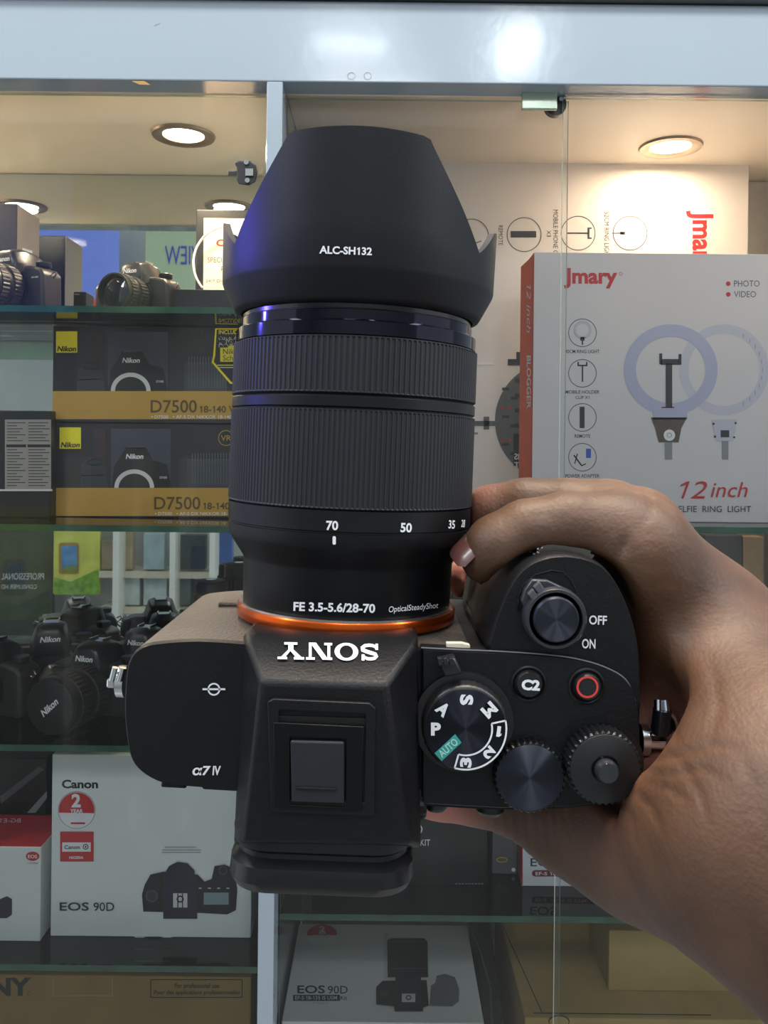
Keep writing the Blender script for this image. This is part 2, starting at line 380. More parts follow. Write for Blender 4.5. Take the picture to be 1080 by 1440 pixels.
# --- big rotated ring light box (back)
JB = mat('jmary_white_card', (226, 218, 214), 0.35, noise=(8, 0.02))
Yb = 1.215
t = carton('ring_light_box', 'large pale ring light box turned on its side behind the smaller one', 'box', 560, 226, 1051, 700, Yb, 0.06, JB, zbase=zR[0])
p = Print(yplane(Yb))
p.text(I['red'], 'Jmary', 975, 296, 27, 88, rot=90, bold=0.03)
p.text(I['dark'], '52CM RING LIGHT', 850, 298, 6.5, 66, rot=90); p.text(I['dark'], 'MOBILE PHONE CLIP', 778, 295, 6.5, 72, rot=90); p.text(I['dark'], 'X3', 769, 324, 5.5, rot=90); p.text(I['dark'], 'REMOTE', 701, 317, 6, 28, rot=90)
for cx, cy in ((663, 332), (737, 330), (813, 328), (886, 328)): p.ring(I['mid'], cx, cy, 24.5, 1.3)
p.rect(I['dark'], 718, 325, 754, 334); p.rect(I['dark'], 797, 327, 829, 329); p.rect(I['dark'], 826, 320, 829, 336); p.rect(I['dark'], 829, 320, 832, 322); p.rect(I['dark'], 829, 334, 832, 336)
p.ring(I['lav'], 890, 328, 18, 5); p.rect(I['dark'], 872, 326, 879, 330); p.line(I['dark'], 861, 328, 872, 328, 1.2); p.ring(I['mid'], 655, 322, 6, 1); p.line(I['mid'], 658, 328, 668, 342, 1.5); p.line(I['mid'], 668, 342, 677, 339, 1.5)
# printed dark round photo seen at the left
sg = circ(780, 592, 84, 30, 115, 245)
p.poly(I['mid'], sg); p.up()
for k in range(9): p.rect(I['dark'], 706 + (k % 3) * 12, 545 + k * 13, 716 + (k % 3) * 12, 549 + k * 13)
for k in range(6): p.line(I['dark'], 724, 535 + k * 21, 742, 537 + k * 21, 6)
p.disc(I['red'], 708, 619, 2); p.disc(I['red'], 717, 619, 2); p.disc(I['red'], 707, 574, 2); p.disc(I['red'], 717, 574, 2)
p.rect(I['navy'], 722, 610, 742, 655)
p.rect(I['dark'], 714, 505, 740, 514); p.rect(I['dark'], 726, 495, 737, 506); p.rect(I['mid'], 664, 592, 700, 599); p.rect(I['mid'], 680, 586, 688, 604)
p.rect(I['grey'], 642, 608, 672, 611); p.rect(I['white'], 672, 510, 694, 513)
p.up(); p.text(I['white'], 'TRANS', 757, 646, 8, -34, bold=0.02); p.text(I['white'], 'POINT', 757, 657, 7, -34, bold=0.02)  # mirrored words of a window reflection, painted onto the box as white ink
p.done(t)

# --- front 12 inch ring light box
Yj = restY(734, zR[0], 920)
JF = mat('cool_white_card', (216, 211, 214), 0.38, noise=(8, 0.02))
ORG = mat('orange_card_side', (238, 104, 66), 0.45)
t = carton('ring_light_box', 'upright white 12 inch selfie ring light box with orange side', 'box', 749, 356, 1110, 734, Yj, 0.09, JF, zbase=zR[0], side=ORG)
# slightly visible orange flank strip
Lx = W(749, 550, Yj).x
V = [(Lx - 0.0005, Yj + 0.002, zR[0] + 0.001), (Lx - 0.0115, Yj + 0.03, zR[0] + 0.001), (Lx - 0.0115, Yj + 0.03, W(745, 368, Yj).z), (Lx - 0.0005, Yj + 0.002, W(748, 358, Yj).z)]
V = V + [(x + 0.0115, y + 0.05, z) for x, y, z in V]
mk('side_flap', V, BF, ORG, t, world=True, label='orange side flap with white lettering')
p = Print(yplane(Yj))
p.text(I['red'], 'Jmary', 793, 398, 20, 75, bold=0.035); p.ring(I['red'], 873, 385, 2.5, 0.7)
for y, s in ((399, 'PHOTO'), (414, 'VIDEO')): p.disc(I['red'], 1024, y, 3.2); p.text(I['mid'], s, 1032, y + 4, 8.5, 36 if s == 'PHOTO' else 31)
for cy, s, s2 in ((468, '30CM RING LIGHT', None), (525, 'MOBILE HOLDER', 'CLIP X1'), (587, 'REMOTE', None), (643, 'POWER ADAPTER', None)):
    p.ring(I['mid'], 819, cy, 20, 1.1); ww = {'REMOTE': 22}.get(s, 48)
    p.text(I['dark'], s, 819, cy + 28.5, 4.6, ww, align='c', bold=0.01)
    if s2: p.text(I['dark'], s2, 819, cy + 36, 4.2, 20, align='c', bold=0.01)
p.ring(I['lav2'], 819, 464, 12, 3.5); p.ring(I['grey'], 819, 464, 12.3, 0.5); p.rect(I['dark'], 816, 474, 822, 479); p.rect(I['dark'], 818, 479, 820, 485)
p.rect(I['dark'], 813, 513, 825, 515); p.rect(I['dark'], 818, 515, 820, 537); p.rect(I['dark'], 812, 509, 814, 515); p.rect(I['dark'], 824, 509, 826, 515)
p.rect(I['dark'], 815, 572, 822, 602); p.rect(I['blue'], 824, 631, 831, 644); p.line(I['black'], 807, 640, 818, 655, 2); p.line(I['black'], 812, 638, 808, 652, 1.5); p.line(I['black'], 818, 655, 824, 652, 1.5)
# printed ring lights
p.ring(I['lav2'], 1018, 520, 63, 13, ry=64); p.up(); p.ring(I['lav'], 943, 520, 66, 17, ry=64)
for a in range(-60, 70, 12):
    x, y = 1018 + 54 * math.cos(math.radians(a)), 520 + 55 * math.sin(math.radians(a)); p.line(I['grey'], x, y - 3, x, y + 3, 0.9)
p.up()
p.rect(I['dark'], 936, 511, 945, 573); p.rect(I['dark'], 929, 505, 955, 513); p.rect(I['dark'], 927, 497, 931, 512); p.rect(I['dark'], 954, 498, 958, 513); p.line(I['maroon'], 930, 573, 948, 573, 1.5)
p.rect(I['lav'], 918, 574, 966, 590)
p.poly(ink('bronze', (92, 76, 68)), [(915, 587), (966, 587), (958, 602), (954, 622), (926, 622), (921, 602)]); p.poly(I['lav2'], [(1000, 590), (1036, 590), (1034, 606), (1030, 620), (1008, 620), (1004, 606)])
p.rect(I['grey'], 935, 622, 945, 646); p.rect(I['grey'], 1015, 620, 1024, 646)
p.up(); p.disc(I['white'], 941, 612, 8); p.ring(I['grey'], 941, 612, 3.5, 0.8); p.rect(I['dark'], 1013, 605, 1025, 615)
for x, y in ((1003, 596), (1034, 595), (1005, 614), (1032, 615)): p.disc(I['dark'], x, y, 1.6)
p.poly(I['grey'], [(934, 624), (939, 624), (943, 646), (938, 646)])
# handwritten 12 inch
rd = I['red']
p.text(rd, '12', 956, 701, 24, 38, shear=0.28); p.text(rd, 'inch', 999, 699, 21, 52, shear=0.25)
p.text(I['dark'], 'SELFIE  RING  LIGHT', 948, 720, 8.5, 108)
p.done(t)
ps = Print(plane_surf((Lx - 0.0005, Yj + 0.002, 0), Vector((-0.028, -0.011, 0))), 0.0006)
ps.text(I['white'], '12 inch', 741.5, 400, 5.5, 68, rot=90, shear=0.2); ps.text(I['white'], 'BLOGGER', 741.5, 500, 5.5, 75, rot=90, bold=0.02)
ps.done(t)

# --- D7500 boxes
DBK = mat('dark_glossy_card', (44, 38, 44), 0.22, noise=(10, 0.25))
GOLD = mat('gold_band_ink', (186, 146, 58), 0.5, noise=(16, 0.05))
def dbox(label, x0, y0, x1, y1, Y, z, band, dx, dy):
    t = carton('camera_box', label, 'box', x0, y0, x1, y1, Y, 0.14, DBK, zbase=z, group=None)
    p = Print(yplane(Y)); bx0, by0, by1 = x0 + 0.3, band, y1 - 0.3
    p.rect(ink('plum', (58, 36, 44)), x0 + 55, y0 + 8, x0 + 70, band); p.rect(ink('slate', (62, 66, 82)), x0 + 78, y0 + 8, x0 + 162, band); p.rect(ink('slate2', (58, 64, 76)), x0 + 185, y0 + 50, x0 + 245, band)
    p.up(); p.rect(GOLD, bx0, by0, x1 - 0.3, by1 - 2.2, 'gold_band')
    p.rect(I['yellow'], 79 + dx, 466 + dy, 109 + dx, 496 + dy, 'brand_square')
    # printed camera body
    p.poly(I['black'], [(152 + dx, band), (156 + dx, 520 + dy), (166 + dx, 505 + dy), (172 + dx, 494 + dy), (200 + dx, 494 + dy), (210 + dx, 512 + dy), (230 + dx, 518 + dy), (236 + dx, band)])
    p.poly(I['dark'], [(108 + dx, band), (110 + dx, 518 + dy), (124 + dx, 508 + dy), (142 + dx, 512 + dy), (148 + dx, band)])
    p.rect(I['mid'], 174 + dx, 493 + dy, 194 + dx, 496 + dy); p.ring(I['mid'], 129 + dx, 515 + dy, 10, 1.2, ry=5); p.line(I['red'], 110 + dx, 534 + dy, 140 + dx, 533 + dy, 1.3)
    for k in range(14): p.rect(I['mid'], 265 + dx + k * 4, 502 + dy, 266.3 + dx + k * 4, 546 + dy)
    p.up(); p.ring(I['pale'], 184 + dx, band, 28, 6, ry=26, a0=180, a1=360)
    p.text(I['black'], 'Nikon', 80.5 + dx, 494 + dy, 7, 27, bold=0.03, shear=0.2); p.text(I['white'], 'Nikon', 172 + dx, 510 + dy, 6.5, 25, bold=0.03, shear=0.2); p.text(I['white'], 'D7500', 220 + dx, 538 + dy, 3, 10)
    p.text(I['goldd'], 'D7500', 212 + dx, band + 30, 17, 65, bold=0.012); p.text(I['goldd'], '18-140 VR', 281 + dx, band + 30, 9, 58, bold=0.02)
    p.text(I['white'], '• D7500   • AF-S DX NIKKOR 18-140mm f/3.5-5.6G', 213 + dx, band + 38.5, 4.5, 155)
    p.done(t); return t, p
Yd = restY(728, zL[1], 220)
t, _ = dbox('gold banded black camera box at the bottom of its stack', 78, 595, 366, 728, Yd, zL[1], 686, 5, 135)
p = Print(yplane(Yd)); p.k = 5; p.ring(I['gold'], 318, 616, 11, 1); p.text(I['gold'], 'VR', 311, 620, 8, 14); p.done(t)
zmid = W(220, 595, Yd).z
t, _ = dbox('gold banded black camera box on top of its stack, yellow seal at right', 74, 459, 366, 592, Yd - 0.004, zmid, 550, 0, 0)
p = Print(yplane(Yd - 0.004)); p.k = 5
p.poly(I['yellow'], [(303, 462), (300, 500), (298, 510), (324, 540), (335, 540), (335, 462)]); p.up(); p.poly(I['black'], [(305, 463.5), (303, 500), (301, 509), (326, 537.5), (335, 537.5), (335, 463.5)])
p.up(); p.text(I['yellow'], 'INCLUDED', 308, 470, 5.5, 36, bold=0.01); p.text(I['white'], 'تدريبا', 308, 478, 6, 24); p.text(I['white'], 'مباشرا', 308, 485.5, 6, 24)
p.poly(I['yellow'], [(310, 489), (320, 489), (324, 486), (336, 486), (336, 509), (310, 509)]); p.up(); p.text(I['black'], 'Nikon', 314, 498, 7, 26); p.text(I['black'], 'School', 314, 507, 7, 28)
p.rect(I['yellow'], 306, 513, 330, 514.5); p.rect(I['white'], 308, 516.5, 330, 517.5); p.done(t)
# label box far left, with a grey specification sheet
Yk = Yd - 0.02
t = carton('black_box', 'black box with a grey specification label left of the gold banded stack', 'box', -60, 577, 71, 735, Yk, 0.1, BLACKBOX, zbase=zL[1])
p = Print(yplane(Yk)); p.rect(ink('label_grey', (150, 146, 142)), 7, 590, 72, 690, 'label'); p.up()
for k in range(22):
    if k in (7, 8): continue
    p.rect(I['dark'], 10, 594 + k * 4.2, 10 + [26, 14, 22, 18][k % 4], 595.2 + k * 4.2); p.rect(I['dark'], 40, 594 + k * 4.2, 40 + [28, 20, 30, 24][(k * 3) % 4], 595.2 + k * 4.2)
p.rect(I['black'], 9, 625, 37, 629); p.rect(I['black'], 39, 625, 71, 629); p.rect(I['pale'], 0, 688, 74, 690.5); p.done(t)

# --- lower left: Canon 90D white box etc.
Y9 = restY(1318, zL[3], 210)
t = carton('camera_box', 'large white camera box with round red warranty sticker', 'box', 72, 1062, 354, 1318, Y9, 0.17, WHITEBOX, zbase=zL[3])
p = Print(yplane(Y9))
p.text(I['black'], 'Canon', 87, 1108, 11, 51, bold=0.035)
p.disc(ink('stickerrim', (150, 150, 150)), 108, 1139, 26.5); p.up(); p.disc(I['white'], 108, 1139, 25.5)
p.up(); p.poly(I['red'], circ(108, 1139, 25, 24, 172, 370)[:] , 'sticker'); p.up()
p.text(I['white'], '2', 101, 1134, 17, 13, bold=0.04); p.text(I['white'], 'YEAR', 108, 1142.5, 5, 18, align='c', bold=0.03); p.text(I['white'], 'WARRANTY', 108, 1148, 5, 40, align='c', bold=0.03)
p.rect(I['red'], 100, 1156, 120, 1158.5); p.rect(I['red'], 85, 1169, 132, 1211, 'sticker'); p.up(); p.rect(I['white'], 88, 1184, 128, 1197, 'sticker'); p.up()
p.text(I['dark'], 'Canon', 91, 1193, 5, 22, bold=0.02); p.ring(I['dark'], 121, 1190, 4, 1.2); p.disc(I['dark'], 121, 1190, 1.3); p.text(I['white'], 'NIGERIA', 98, 1207, 3.6, 20, bold=0.03)
p.text(I['dark'], 'EOS', 84.5, 1279.5, 11, 41, bold=0.015); p.text(I['dark'], '90D', 132, 1280, 11.5, 29, bold=0.005)
for k, y in enumerate((1190, 1194, 1197.5)): p.rect(I['grey'], 228 + (k == 0) * 4, y, 283 - (k == 0) * 7, y + 0.8)
def cam_print(p, ox, oy, s=1.0, body=None):
    body = body or I['navy']
    q = lambda L: [(ox + x * s, oy + y * s) for x, y in L]
    p.poly(I['black'], q([(-54, -4), (-50, -18), (-42, -32), (-24, -36), (24, -32), (34, -22), (44, -26), (48, -44), (62, -46), (76, -40), (80, -10), (78, 18), (66, 24), (30, 22), (-52, 20)]))
    p.up(); p.poly(body, q([(-24, 30), (-24, -30), (-16, -44), (-4, -50), (10, -48), (20, -38), (24, 30)])); p.disc(I['dark'], ox - 40 * s, oy - 2 * s, 9.5 * s)
    p.up(); p.rect(I['pale'], ox - 10 * s, oy - 6 * s, ox + 10 * s, oy + 14 * s); p.rect(I['lcd'], ox + 33 * s, oy - 7 * s, ox + 68 * s, oy + 10 * s); p.ring(I['mid'], ox - 40 * s, oy - 2 * s, 8 * s, 1)
    p.ring(I['mid'], ox + 60 * s, oy - 38 * s, 6 * s, 1); p.up(); p.ring(I['black'], ox, oy + 2 * s, 5 * s, 2); p.rect(I['black'], ox - 4 * s, oy - 6 * s, ox - 2.5 * s, oy + 14 * s); p.rect(I['black'], ox + 2.5 * s, oy - 6 * s, ox + 4 * s, oy + 14 * s)
    for k in range(4): p.rect(I['pale'], ox + (26 + 13 * k) * s, oy - 14 * s, ox + (30 + 13 * k) * s, oy - 12.5 * s)
cam_print(p, 254, 1261); p.done(t)
# semicircular thumb notch
mk('thumb_notch', *loft([[tuple(W(x, y, Y9 - 0.0015)) for x, y in [(188, 1317), (191, 1318.5), (203, 1318.5), (206, 1313), (216, 1309), (225, 1313), (229, 1318.5), (241, 1318.5), (243, 1317)]],
                        [tuple(W(x, y, Y9 + 0.0)) for x, y in [(188, 1317), (191, 1318.5), (203, 1318.5), (206, 1313), (216, 1309), (225, 1313), (229, 1318.5), (241, 1318.5), (243, 1317)]]]), WHITEBOX, t, world=True)
REDC = mat('red_card', (176, 34, 52), 0.4)
Yg = restY(1324, zL[3], 20)
t = carton('battery_grip_box', 'white box with red lid left of the large white camera box', 'box', -70, 1190, 57, 1324, Yg, 0.09, WHITEBOX, zbase=zL[3], top=REDC)
p = Print(yplane(Yg)); p.disc(I['red'], 46, 1204, 9.5, 6.5); p.up(); p.text(I['white'], 'EOS', 46, 1206.5, 4.5, 13, align='c', bold=0.02); p.text(I['grey'], 'CAMERA', 46, 1215, 2.6, 16, align='c')
p.poly(I['navy'], [(-4, 1266), (10, 1260), (17, 1264), (17, 1286), (10, 1291), (-4, 1291)]); p.done(t)
# its tall red lid part is seen above the white
zt = W(0, 1190, Yg).z; pA = W(-70, 1190, Yg); pB = W(57, 1190, Yg)
p = Print(plane_surf((0, 0, zt), (0, 0, 1)), 0.0004); p.text(I['white'], 'BG-E14', 29, 1157, 5.5, -36, rot=0); p.done(t)
# dark leaning box under cameras
Yq = Yg + 0.1
t = carton('black_box', 'tall black box behind the red lidded white box', 'box', -80, 1066, 64, 1318, Yq, 0.07, BLACKBOX, zbase=zL[3])
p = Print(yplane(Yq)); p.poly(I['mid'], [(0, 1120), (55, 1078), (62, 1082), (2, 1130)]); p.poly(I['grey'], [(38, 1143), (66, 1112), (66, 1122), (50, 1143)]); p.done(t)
# red and yellow box under shelf
zc9 = W(200, 1062, Y9).z
Yr = Y9 + 0.085
t = carton('red_yellow_box', 'red box with yellow corner on the large white camera box', 'box', 84, 1010, 175, 1052, Yr, 0.07, mat('dark_red_card', (120, 30, 38), 0.4), zbase=zc9, top=mat('faded_red_card', (168, 62, 62), 0.5))
p = Print(yplane(Yr)); p.poly(ink('mustard', (206, 180, 30)), [(92, 1050), (92, 1032), (106, 1022), (106, 1036), (128, 1036), (128, 1050)]); p.done(t)
t = carton('leaflet_stack', 'pale printed leaflets lying beside the red box', 'papers', 130, 1046, 300, 1054, Y9 + 0.03, 0.05, mat('pale_paper', (206, 208, 200), 0.6), zbase=zc9)
# kraft cartons at bottom left
Ys = SF + 0.012
t = carton('kraft_carton', 'brown carton printed for professional use below the lowest left shelf', 'carton', -120, 1372, 352, 1560, Ys, 0.24, CARTOND, zbase=ZB)
p = Print(yplane(Ys)); p.text(I['black'], 'SONY', 44, 1399, 23, -0.1 if False else 110, align='r', bold=0.04)
p.ring(I['goldd'], 41, 1397, 3.2, 0.9); x0, y0, x1, y1 = 212, 1377.5, 340.5, 1402.5
for a_ in ((x0, y0, x1, y0), (x0, y1, x1, y1), (x0, y0, x0, y1), (x1, y0, x1, y1)): p.line(I['black'], *a_, 1.3)
p.text(I['black'], 'For professional use', 277, 1389, 6, 63, align='c', bold=0.02, shear=0.1); p.text(I['black'], 'Pour des applications professionnelles', 277, 1398, 5.5, 121, align='c', bold=0.02, shear=0.1)
tp = ink('tape_edge', (150, 132, 84))
for a_ in ((75, 1374, 75, 1400), (158, 1374, 158, 1400), (75, 1400, 158, 1400)): p.line(tp, *a_, 1.2)
p.done(t)

# --- right bay, lower
Yk2 = restY(1246, zR[1], 700)
t = carton('lens_kit_box', 'black lens kit box standing behind the camera eyepiece', 'box', 440, 1080, 686, 1246, Yk2, 0.1, BLACKBOX, zbase=zR[1])
p = Print(yplane(Yk2)); p.text(I['white'], 'M KIT', 581, 1189, 8.5, 24, bold=0.005); p.ring(I['white'], 586, 1166, 8, 1.5)
for k in range(9): p.rect(I['grey'], 640 + k * 4.6, 1242, 643 + k * 4.6, 1243.2)
p.done(t)
REDS = mat('red_card_side', (150, 34, 46), 0.45)
t = carton('camera_box', 'small white camera box with thin red edge under the wrist', 'box', 734, 1120, 900, 1244, Yk2, 0.1, mat('bluish_white_card', (214, 218, 228), 0.4), zbase=zR[1], side=REDS)
p = Print(yplane(Yk2)); p.text(I['navy'], 'EOS', 746, 1218, 11, 37, bold=0.01); p.poly(I['maroon'], rrect(800, 1228, 52, 4.5, 4.4)); p.up(); p.text(I['white'], 'EF-S 18-55 IS STM', 753, 1230.5, 4.6, 72, bold=0.015)
p.line(I['red'], 734.5, 1120, 734.5, 1244, 1.2); p.done(t)
# silver label strip box between them
t = carton('accessory_box', 'grey box with printed ring between the black and white boxes', 'box', 692, 1150, 728, 1250, Yk2 + 0.03, 0.06, mat('grey_card', (92, 92, 96), 0.4), zbase=zR[1])
p = Print(yplane(Yk2 + 0.03)); p.ring(I['gold'], 706, 1209, 8, 1.6, ry=4); p.disc(I['white'], 722, 1223, 2.8); p.line(I['white'], 712, 1246, 728, 1258 - 6, 2.5); p.done(t)
# lying 90D kit box
zl = W(540, 1438, SF + 0.005).z
Yn = SF + 0.005; Yfar = restY(1300, zl)
A = W(396, 1438, Yn); B = W(681, 1438, Yn)
t = thing('camera_kit_box', 'white camera kit box lying flat at the bottom of the right bay', 'box', ((A.x + B.x) / 2, (Yn + Yfar) / 2, ZB + 0.0))
mk('carton', boxv((A.x, Yn, ZB + 0.0002), (B.x, Yfar, zl)), BF, WHITEBOX, t, world=True, bevel=0.0012)
p = Print(plane_surf((0, 0, zl), (0, 0, 1)), 0.0004)
p.text(I['dark'], 'EOS', 418, 1397, 10.5, 39, bold=0.02); p.text(I['dark'], '90D', 461, 1397.5, 10.5, 28, bold=0.005)
p.rect(ink('darkteal', (40, 60, 66)), 412, 1399.5, 478, 1408); p.up(); p.text(I['white'], 'EF-S 18-135 IS USM', 415, 1406.5, 5, 59, bold=0.01); p.text(I['dark'], 'Kit', 479, 1407, 5.5, 9, bold=0.01); p.text(I['grey'], 'by Wonderland', 440, 1412.5, 2.5, 22)
p.text(I['dark'], 'Canon', 432, 1295, 4, 40, bold=0.04)
p.disc(I['white'], 453, 1315, 22, 15); p.up(); p.poly(I['red'], circ(453, 1315, 21, 24, 175, 365, ry=14), 'sticker'); p.up(); p.text(I['white'], '2', 449, 1312, 8, 8, bold=0.04); p.text(I['white'], 'YEAR', 453, 1315.5, 3, 11, align='c', bold=0.02); p.text(I['white'], 'WARRANTY', 453, 1319, 3, 26, align='c', bold=0.02)
p.rect(I['pale'], 540, 1314, 545, 1376)
p.poly(I['black'], [(545, 1376), (544, 1324), (550, 1321), (596, 1321), (601, 1326), (602, 1376)]); p.poly(ink('ghost', (112, 116, 120)), [(604, 1416), (606, 1388), (612, 1384), (614, 1374), (626, 1371), (640, 1376), (646, 1394), (645, 1410), (636, 1417)])
p.poly(I['black'], [(529, 1414), (529, 1390), (538, 1381), (600, 1380), (603, 1416), (595, 1419), (595, 1424), (555, 1424), (554, 1417)])
p.up(); p.rect(I['navy'], 556, 1372, 592, 1418); p.line(I['mid'], 548, 1326, 598, 1326, 0.8); p.line(I['mid'], 547, 1364, 601, 1364, 0.8); p.disc(I['dark'], 540, 1400, 7, 4)
p.up(); p.rect(I['pale'], 565, 1400, 584, 1412); p.up(); p.ring(I['black'], 574.5, 1406, 4, 1.5, ry=3.5); p.done(t)
# kraft cartons right
zk = W(800, 1432, SF + 0.012).z; Yc0 = SF + 0.012
A = W(738, 1432, Yc0); Bx = XR - 0.002; Yc1 = YB - 0.004
t = thing('kraft_carton', 'pale brown carton lying open flapped at bottom right', 'carton', ((A.x + Bx) / 2, (Yc0 + Yc1) / 2, ZB))
mk('carton', boxv((A.x, Yc0, ZB + 0.0002), (Bx, Yc1, zk)), BF, CARTON, t, world=True, bevel=0.0015)
p = Print(plane_surf((0, 0, zk), (0, 0, 1)), 0.0005); dk = ink('carton_gap', (70, 56, 30))
p.line(dk, 750, 1425, 1000, 1428, 1.5); p.line(dk, 762, 1424, 707, 1302, 1.2); p.done(t)
p = Print(yplane(Yc0)); p.disc(dk, 786, 1436, 15, 9); p.up(); p.disc(CARTON, 786, 1437, 13.5, 8); p.done(t)
t = carton('kraft_carton', 'small brown carton standing on the lying carton', 'carton', 856, 1310, 1130, 1402, restY(1390, zk), 0.1, CARTON, zbase=zk)
# tall narrow carton filling behind (khaki) under shelf
# black strap/cable
t = thing('black_camera_bag', 'black cloth bag squeezed between white and brown boxes', 'bag', (0.15, 1.16, ZB))
V, Fa = loft([[(0.123, 1.03, zz), (0.160, 1.03, zz), (0.160, 1.24, zz), (0.123, 1.24, zz)] if kk == 0 else [(0.124 + kk, 1.03 + kk * 6, zz), (0.156, 1.03 + kk * 9, zz), (0.158, 1.23, zz + 0.02), (0.130, 1.23, zz + 0.03)] for zz, kk in ((ZB + 0.0005, 0), (ZB + 0.06, 0.001), (ZB + 0.10, 0.006), (ZB + 0.115, 0.012))])
mk('bag_body', V, Fa, mat('black_cloth', (24, 23, 25), 0.8, bump=(300, 0.4, 0.001)), t, world=True, bevel=0.006, segs=3, smooth=True)
mk('cable', *tube([(0.126, 1.2, ZB + 0.135), (0.135, 1.14, ZB + 0.13), (0.142, 1.08, ZB + 0.118), (0.138, 1.03, ZB + 0.10), (0.128, 1.0265, ZB + 0.07)], 0.0012), mat('grey_rubber', (80, 80, 80), 0.5), t, world=True, smooth=True)
# right bay under shelf 743 at back: grey strip + beige
t = carton('grey_case', 'tall grey case under the ring light shelf at right', 'case', 975, 800, 1050, 1400, 1.2, 0.06, mat('grey_case_card', (122, 118, 122), 0.5), zbase=zR[1])
zg = W(1000, 752, 1.2).z
bpy.data.objects.remove(t.children[0]); A = W(990, 900, 1.2); B = W(1043, 900, 1.2)
mk('case_body', boxv((A.x, 1.2, zR[1] + 0.0003), (B.x, 1.26, zg)), BF, mat('grey_case_card', (122, 118, 122), 0.5), t, world=True, bevel=0.002)
A = W(1044, 900, 1.2); B = W(1073, 900, 1.2)
t = thing('beige_folder', 'upright beige folder beside the tall grey case', 'folder', ((A.x + B.x) / 2, 1.22, zR[1]))
mk('cover', boxv((A.x, 1.2, zR[1] + 0.0003), (B.x, 1.25, zg - 0.002)), BF, mat('beige_card', (222, 192, 158), 0.5), t, world=True, bevel=0.001)

